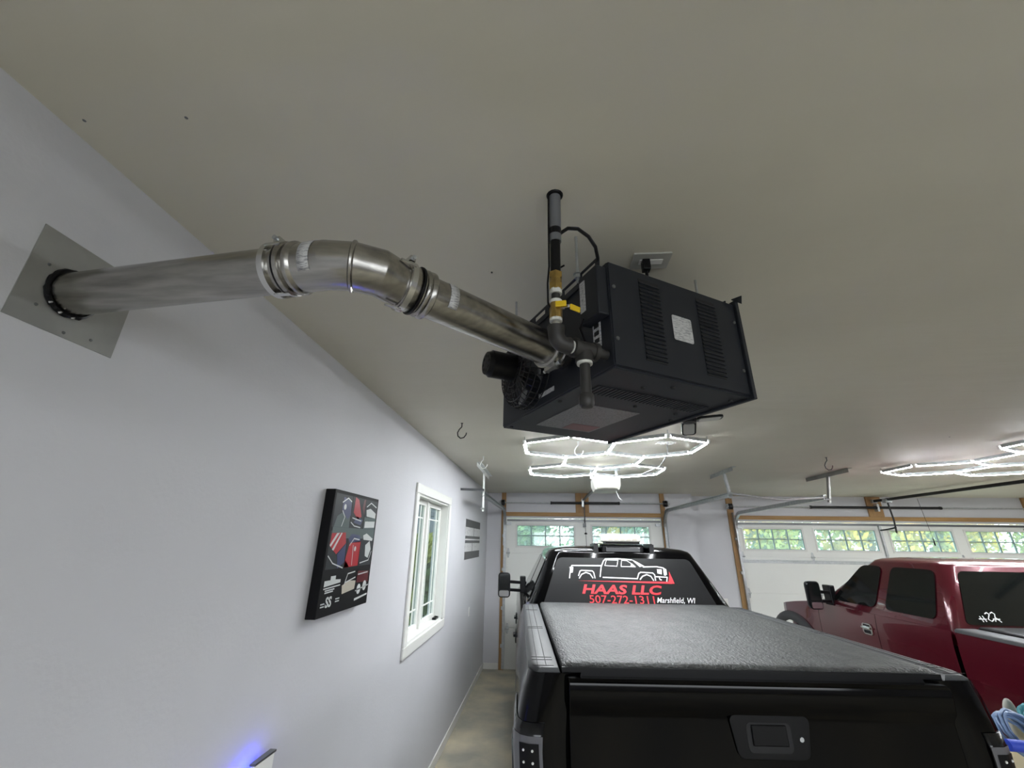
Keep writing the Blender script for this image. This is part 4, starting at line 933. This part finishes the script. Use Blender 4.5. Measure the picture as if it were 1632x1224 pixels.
def lettering(body, size, off, shear, x0, x1, z0, mt, name, h=None):
    vs, fs = text_mesh(body, size, off, shear); a = min(v[0] for v in vs); b = max(v[0] for v in vs); k = (x1-x0)/(b-a)
    
    root = None; par = list(range(len(vs)))
    def find(i):
        while par[i] != i: par[i] = par[par[i]]; i = par[i]
        return i
    for f in fs:
        for q in f[1:]: par[find(q)] = find(f[0])
    isl = {}
    for f in fs: isl.setdefault(find(f[0]), []).append(f)
    for fl_ in isl.values():
        ids = sorted({i for f in fl_ for i in f}); mp = {i: n for n, i in enumerate(ids)}
        MB().add([dmap(x0+(vs[i][0]-a)*k, z0+vs[i][1]) for i in ids], [tuple(mp[i] for i in f) for f in fl_]).build(name, mt, brw)
lettering('HAAS LLC', .105, .0032, .22, -.408, .365, 1.659, 'decal_red', 'red_letter')
lettering('507-272-1311', .092, .0004, 0, -.345, .272, 1.581, 'decal_red', 'red_digit')
lettering('Marshfield, WI', .062, .0006, .35, .292, .660, 1.592, 'decal_white', 'white_letter')
# beacon bar on the cab roof
bb = thing('beacon_light', 'white light bar on a black bracket over the black truck cab', 'beacon light', tuple(WORLD[bt.name] @ Vector((.0, 2.46, 2.06))), R_(3.5))
def lb_(a, b): return (a[0], a[1], a[2]), (b[0], b[1], b[2])
MB().box((-.20, -.075, -.055), (.23, .06, .045)).build('brake_light_housing', 'black_plastic', bb, bevel=.012)
MB().box((-.165, -.088, -.030), (.195, -.070, .020)).build('brake_light_lens', 'lens_smoke', bb, bevel=.006)
MB().box((-.265, -.10, .046), (.315, .16, .054)).build('mount_plate', 'black_metal', bb, bevel=.002)
for x in (-.265, .305): MB().box((x-.02, -.09, -.05), (x+.025, .14, .046)).build('side_bracket', 'black_metal', bb)
MB().box((-.15, -.05, .054), (.20, .12, .068)).build('light_base', 'black_plastic', bb, bevel=.004)
MB().loft([[(x, y, z) for x, y in rrect(-.175+i, -.085+i, .215-i, .15-i, .04)] for z, i in ((.068, .01), (.078, 0), (.120, .0), (.140, .018), (.145, .035))]).build('light_dome', 'beacon', bb, smooth=True)
for k in range(5): MB().box((-.13+k*.062, -.088, .082), (-.085+k*.062, -.083, .102)).build('light_module', 'print_cream', bb)
# antenna-like roof ditch trims
for x in (-.62, .62): MB().bar((x, 2.44, 2.045), (x*.985, 3.6, 2.055), .02, .008).build('roof_trim', 'black_plastic', bcab)

mt_, mcab, mrw, mmap = pickup('pickup_truck', 'dark red extended cab pickup truck parked at the wide door', (4.51, 2.30, 0), R_(0.0), dict(
    W=1.01, paint='maroon', rail=1.45, Lb=2.08, belt=1.44, ax_r=1.12, ax_f=4.66, arch=.64, wr=.50, ton=.80, tgw=.79, style='b', lens='lens_red', flare=.02, b2=1.0, b3=.985, flaremat='flare_grey',
    doors=[(2.12, 3.02, 'rear_door'), (3.02, 4.02, 'front_door')], handles=[None, (3.16, 1.28)], hmat='chrome', fender=(4.02, 5.05), nose=1.30,
    mir=(1.215, 3.64, 1.395, 1.71), tonmat='black_plastic', tonlab='black bed cover', gate_handle=(0, 1.25), bump='chrome', sglass='truck_glass', rglass='truck_glass', capmat='rail_cap',
    cab=dict(xb=.965, xr=.74, yr0=2.12, yr1=2.28, yf0=4.05, yf1=3.30, ze=1.955, wr=.07,
             side=[[(2.30, 1.50), (2.92, 1.50), (2.92, 1.915), (2.38, 1.915)], [(3.06, 1.50), (3.78, 1.50), (3.36, 1.915), (3.06, 1.915)]],
             rear=[(-.84, 1.49), (.84, 1.49), (.66, 1.915), (-.66, 1.915)])))
sc = MB()
for l in ([(-.70, 1.555), (-.69, 1.515)], [(-.715, 1.535), (-.655, 1.535)], [(-.675, 1.558), (-.665, 1.518)], [(-.645, 1.575), (-.625, 1.585), (-.61, 1.572), (-.625, 1.555), (-.64, 1.535), (-.62, 1.52), (-.60, 1.53)], [(-.60, 1.58), (-.58, 1.588), (-.565, 1.575), (-.59, 1.52)], [(-.575, 1.55), (-.545, 1.515)], [(-.60, 1.537), (-.545, 1.537)]):
    stroke(sc, l, .008, lambda u, v: mmap(u, v, .0085))
sc.build('window_sticker', 'decal_white', mrw, label='small white scrawled sticker')

# ------------------------------------------------------------------ clutter between the trucks
KX, KY = 2.72, 3.02
cart = thing('storage_bin', 'tan cardboard box standing on stacked crate between the trucks', 'box', (KX, KY, 0))
MB().box((KX-.22, KY-.28, 0), (KX+.26, KY+.28, .55)).build('lower_box', 'cardboard', cart, world=True, bevel=.008)
MB().box((KX-.24, KY-.30, .552), (KX+.28, KY+.30, 1.03)).build('upper_box', 'cardboard', cart, world=True, bevel=.008)
ZT = 1.03
def coil(name, lab, cat, c, r, rr_, turns, mt, tilt, jit=.012):
    q = random.Random(len(lab)); mb = MB(); pts = []; n = 26
    T = Matrix.Rotation(tilt[0], 4, 'X') @ Matrix.Rotation(tilt[1], 4, 'Y')
    for k in range(turns*n+1):
        a = 2*math.pi*k/n; w = r + jit*math.sin(a*.37+1) + q.uniform(-.004, .004); z = (k/n)*rr_*1.3 + jit*math.sin(a*.61)
        p = T @ Vector((w*math.cos(a), w*math.sin(a), z)); pts.append(Vector(c) + p)
    return tag(mb.tube(pts, rr_, 8).build(name, mt, smooth=True), lab, cat)
coil('hose_coil', 'coiled pale blue hose heaped between the trucks', 'hose', (2.63, 3.10, ZT+.095), .10, .0075, 8, 'hose_blue', (.95, .25))
coil('rope_coil', 'bundle of teal rope behind the blue hose', 'rope', (2.84, 3.15, ZT+.10), .08, .008, 9, 'rope_teal', (.6, -.2), .02)
jg = thing('bottle', 'dull green plastic bottle below the blue foam tube', 'bottle', (2.64, 2.86, ZT))
MB().lathe([(0, .0), (0, .045), (.015, .05), (.060, .05), (.075, .03), (.080, .016), (.086, .016), (.086, 0)], (2.64, 2.86, ZT), (0, 0, 1), 18).build('bottle_body', 'jug_green', jg, smooth=True, world=True)
MB().lathe([(0, .018), (.014, .018), (.014, 0)], (2.64, 2.86, ZT+.086), (0, 0, 1), 12).build('bottle_cap', 'white_plastic', jg, world=True)
tag(MB().tube([(2.40, 2.885, ZT+.128), (2.60, 2.862, ZT+.127), (2.85, 2.85, ZT+.10), (3.05, 2.84, ZT+.028)], .026, 14).build('foam_tube', 'noodle_blue', smooth=True), 'bright blue foam tube lying across the box', 'foam tube')
def blob(u, v):
    a = 2*math.pi*u; b = math.pi*v-math.pi/2; rr_ = .04*(1+.15*math.sin(2*a+b)); return (2.80+rr_*math.cos(a)*math.cos(b), 3.275+rr_*.8*math.sin(a)*math.cos(b), ZT+.118+.115*math.sin(b))
tag(MB().grid(blob, frange(0, 1, 18), frange(0, 1, 12)).build('cloth_rag', 'cloth_grey', smooth=True), 'crumpled pale grey rag standing behind the hose coil', 'rag')
# ------------------------------------------------------------------ outdoors
struct(MB().box((-25, Y2+.16, -.06), (35, 42, -.01)).box((-25, -30, -.06), (XW-.2, Y2+.16, -.01)).build('ground_lawn', 'grass'), 'green lawn outside the garage')
struct(MB().box((-1.0, Y2+.2, -.012), (9.6, 16, .0)).box((XW-.2, -30, -.06), (35, YB-.2, -.01)).build('ground_driveway', 'drive'), 'pale concrete driveway outside the doors')
def tree(lab, x, y, h, rad, mts, seed, zc=None):
    q = random.Random(seed); t = thing('tree', lab, 'tree', (x, y, -.02), group='trees outside the garage doors')
    zc = h*.55 if zc is None else zc
    MB().tube([(x, y, -.02), (x+.05, y, h*.35), (x-.03, y+.05, h*.7)], [.16, .12, .06], 10).build('trunk', 'bark', t, smooth=True, world=True)
    cl = lambda: max(-.6, min(.6, q.gauss(0, .42))); clumps = [(cl(), cl(), cl(), q.uniform(.28, .4)) for _ in range(28)]
    for m_i, mt in enumerate(mts):
        mb = MB()
        for (cx, cy, cz, cr) in clumps[m_i::len(mts)]:
            for _ in range(150):
                v = Vector((q.gauss(0, 1), q.gauss(0, 1), q.gauss(0, 1))).normalized() * cr * q.uniform(.5, 1.0)
                p = Vector((x + (cx+v.x)*rad, y + (cy+v.y)*rad, zc + (cz+v.z)*h*.45))
                if p.z < .1: continue
                s = q.uniform(.08, .17); a = Vector((q.gauss(0, 1), q.gauss(0, 1), q.gauss(0, 1))).normalized(); b = a.orthogonal().normalized(); c = a.cross(b)
                mb.add([p - b*s, p - c*s*.5, p + b*s, p + c*s*.5], [(0, 1, 2, 3)])
        o = mb.build('foliage', mt, t, world=True); o['kind'] = 'stuff'
    return t
tree('dense blue green tree beyond the narrow door, nearest the long wall', -1.0, 19.5, 6.0, 1.75, ['leaf_deep', 'leaf_green'], 1)
tree('tree with a yellow patch beyond the middle of the narrow door', 2.6, 20, 5.6, 1.75, ['leaf_green', 'leaf_yellow', 'leaf_deep'], 2)
tree('pale green tree beyond the narrow door, nearest the bay corner', 6.2, 19.5, 6.0, 1.75, ['leaf_deep', 'leaf_lime', 'leaf_green'], 3)
tree('green tree with yellow tips beyond the wide door, first from the corner', 9.8, 20, 6.0, 1.75, ['leaf_green', 'leaf_lime', 'leaf_yellow', 'leaf_deep'], 4)
tree('yellow and green autumn tree beyond the second window of the wide door', 13.4, 19.5, 5.8, 1.75, ['leaf_yellow', 'leaf_lime', 'leaf_yellow', 'leaf_green'], 5)
tree('golden tree with dark leaves beyond the third window of the wide door', 17.0, 20, 6.0, 1.75, ['leaf_yellow', 'leaf_lime', 'leaf_yellow', 'leaf_deep'], 6)
tree('bright yellow tree beyond the last window of the wide door', 20.6, 19.5, 6.2, 1.75, ['leaf_yellow', 'leaf_lime', 'leaf_yellow'], 8)
for k, (lab, x, mts) in enumerate((('tall dark green tree behind the row, nearest the long wall', -1.5, ['leaf_deep', 'leaf_green']), ('tall mixed green tree behind the pale green one', 6.0, ['leaf_deep', 'leaf_lime', 'leaf_green']),
        ('tall lime tinged tree behind the second window trees', 13.5, ['leaf_yellow', 'leaf_lime', 'leaf_deep']), ('tall dark and golden tree behind the last trees', 21.0, ['leaf_lime', 'leaf_yellow']), ('tall green tree at the far end of the row', 28.5, ['leaf_deep', 'leaf_green']))):
    tree(lab, x, 27, 9.0, 3.7, mts, 20+k)
tree('small round shrub outside the side window', -3.1, 11.3, 2.4, 1.0, ['leaf_green', 'leaf_lime'], 14)
# neighbouring house seen through the side window
nh = thing('neighbour_house', 'pale blue sided house outside the side window', 'house', (-4.6, 11, 0))
MB().box((-7.0, 5, -.02), (-4.62, 22, 3.6)).build('wall_core', 'siding', nh, world=True)
first = None
for k in range(22):
    if first is None:
        first = MB().add([(-4.62, 5, .05), (-4.62, 22, .05), (-4.62, 22, .21), (-4.62, 5, .21), (-4.585, 5, .05), (-4.585, 22, .05)], [(0, 1, 2, 3), (4, 5, 1, 0), (4, 3, 2, 5), (0, 3, 4), (1, 5, 2)]).build('siding_board', 'siding', nh, world=True)
    else: put(first, nh, (0, 0, .15*k))
MB().loft([[(-7.4, 4.6, 3.6), (-4.3, 4.6, 3.6), (-5.8, 4.6, 4.9)], [(-7.4, 22.4, 3.6), (-4.3, 22.4, 3.6), (-5.8, 22.4, 4.9)]]).build('roof', 'brickred', nh, world=True)
# old fixing marks left in the ceiling
ceil_o = bpy.data.objects['ceiling']
for (x, y, r) in ((-.179, 1.274, .016), (-.831, .636, .004), (-1.082, .627, .004), (3.6, 3.9, .007)):
    MB().lathe([(0, r), (.0012, r*.8), (.0016, 0)], (x, y, H), (0, 0, -1), 10).build('nail_mark', 'grey_pvc' if r < .012 else 'ceiling', ceil_o)
MB().lathe([(0, .004), (.003, .003)], (-.181, 1.272, H-.0016), (0, 0, -1), 8).build('nail_mark', 'iron', ceil_o)
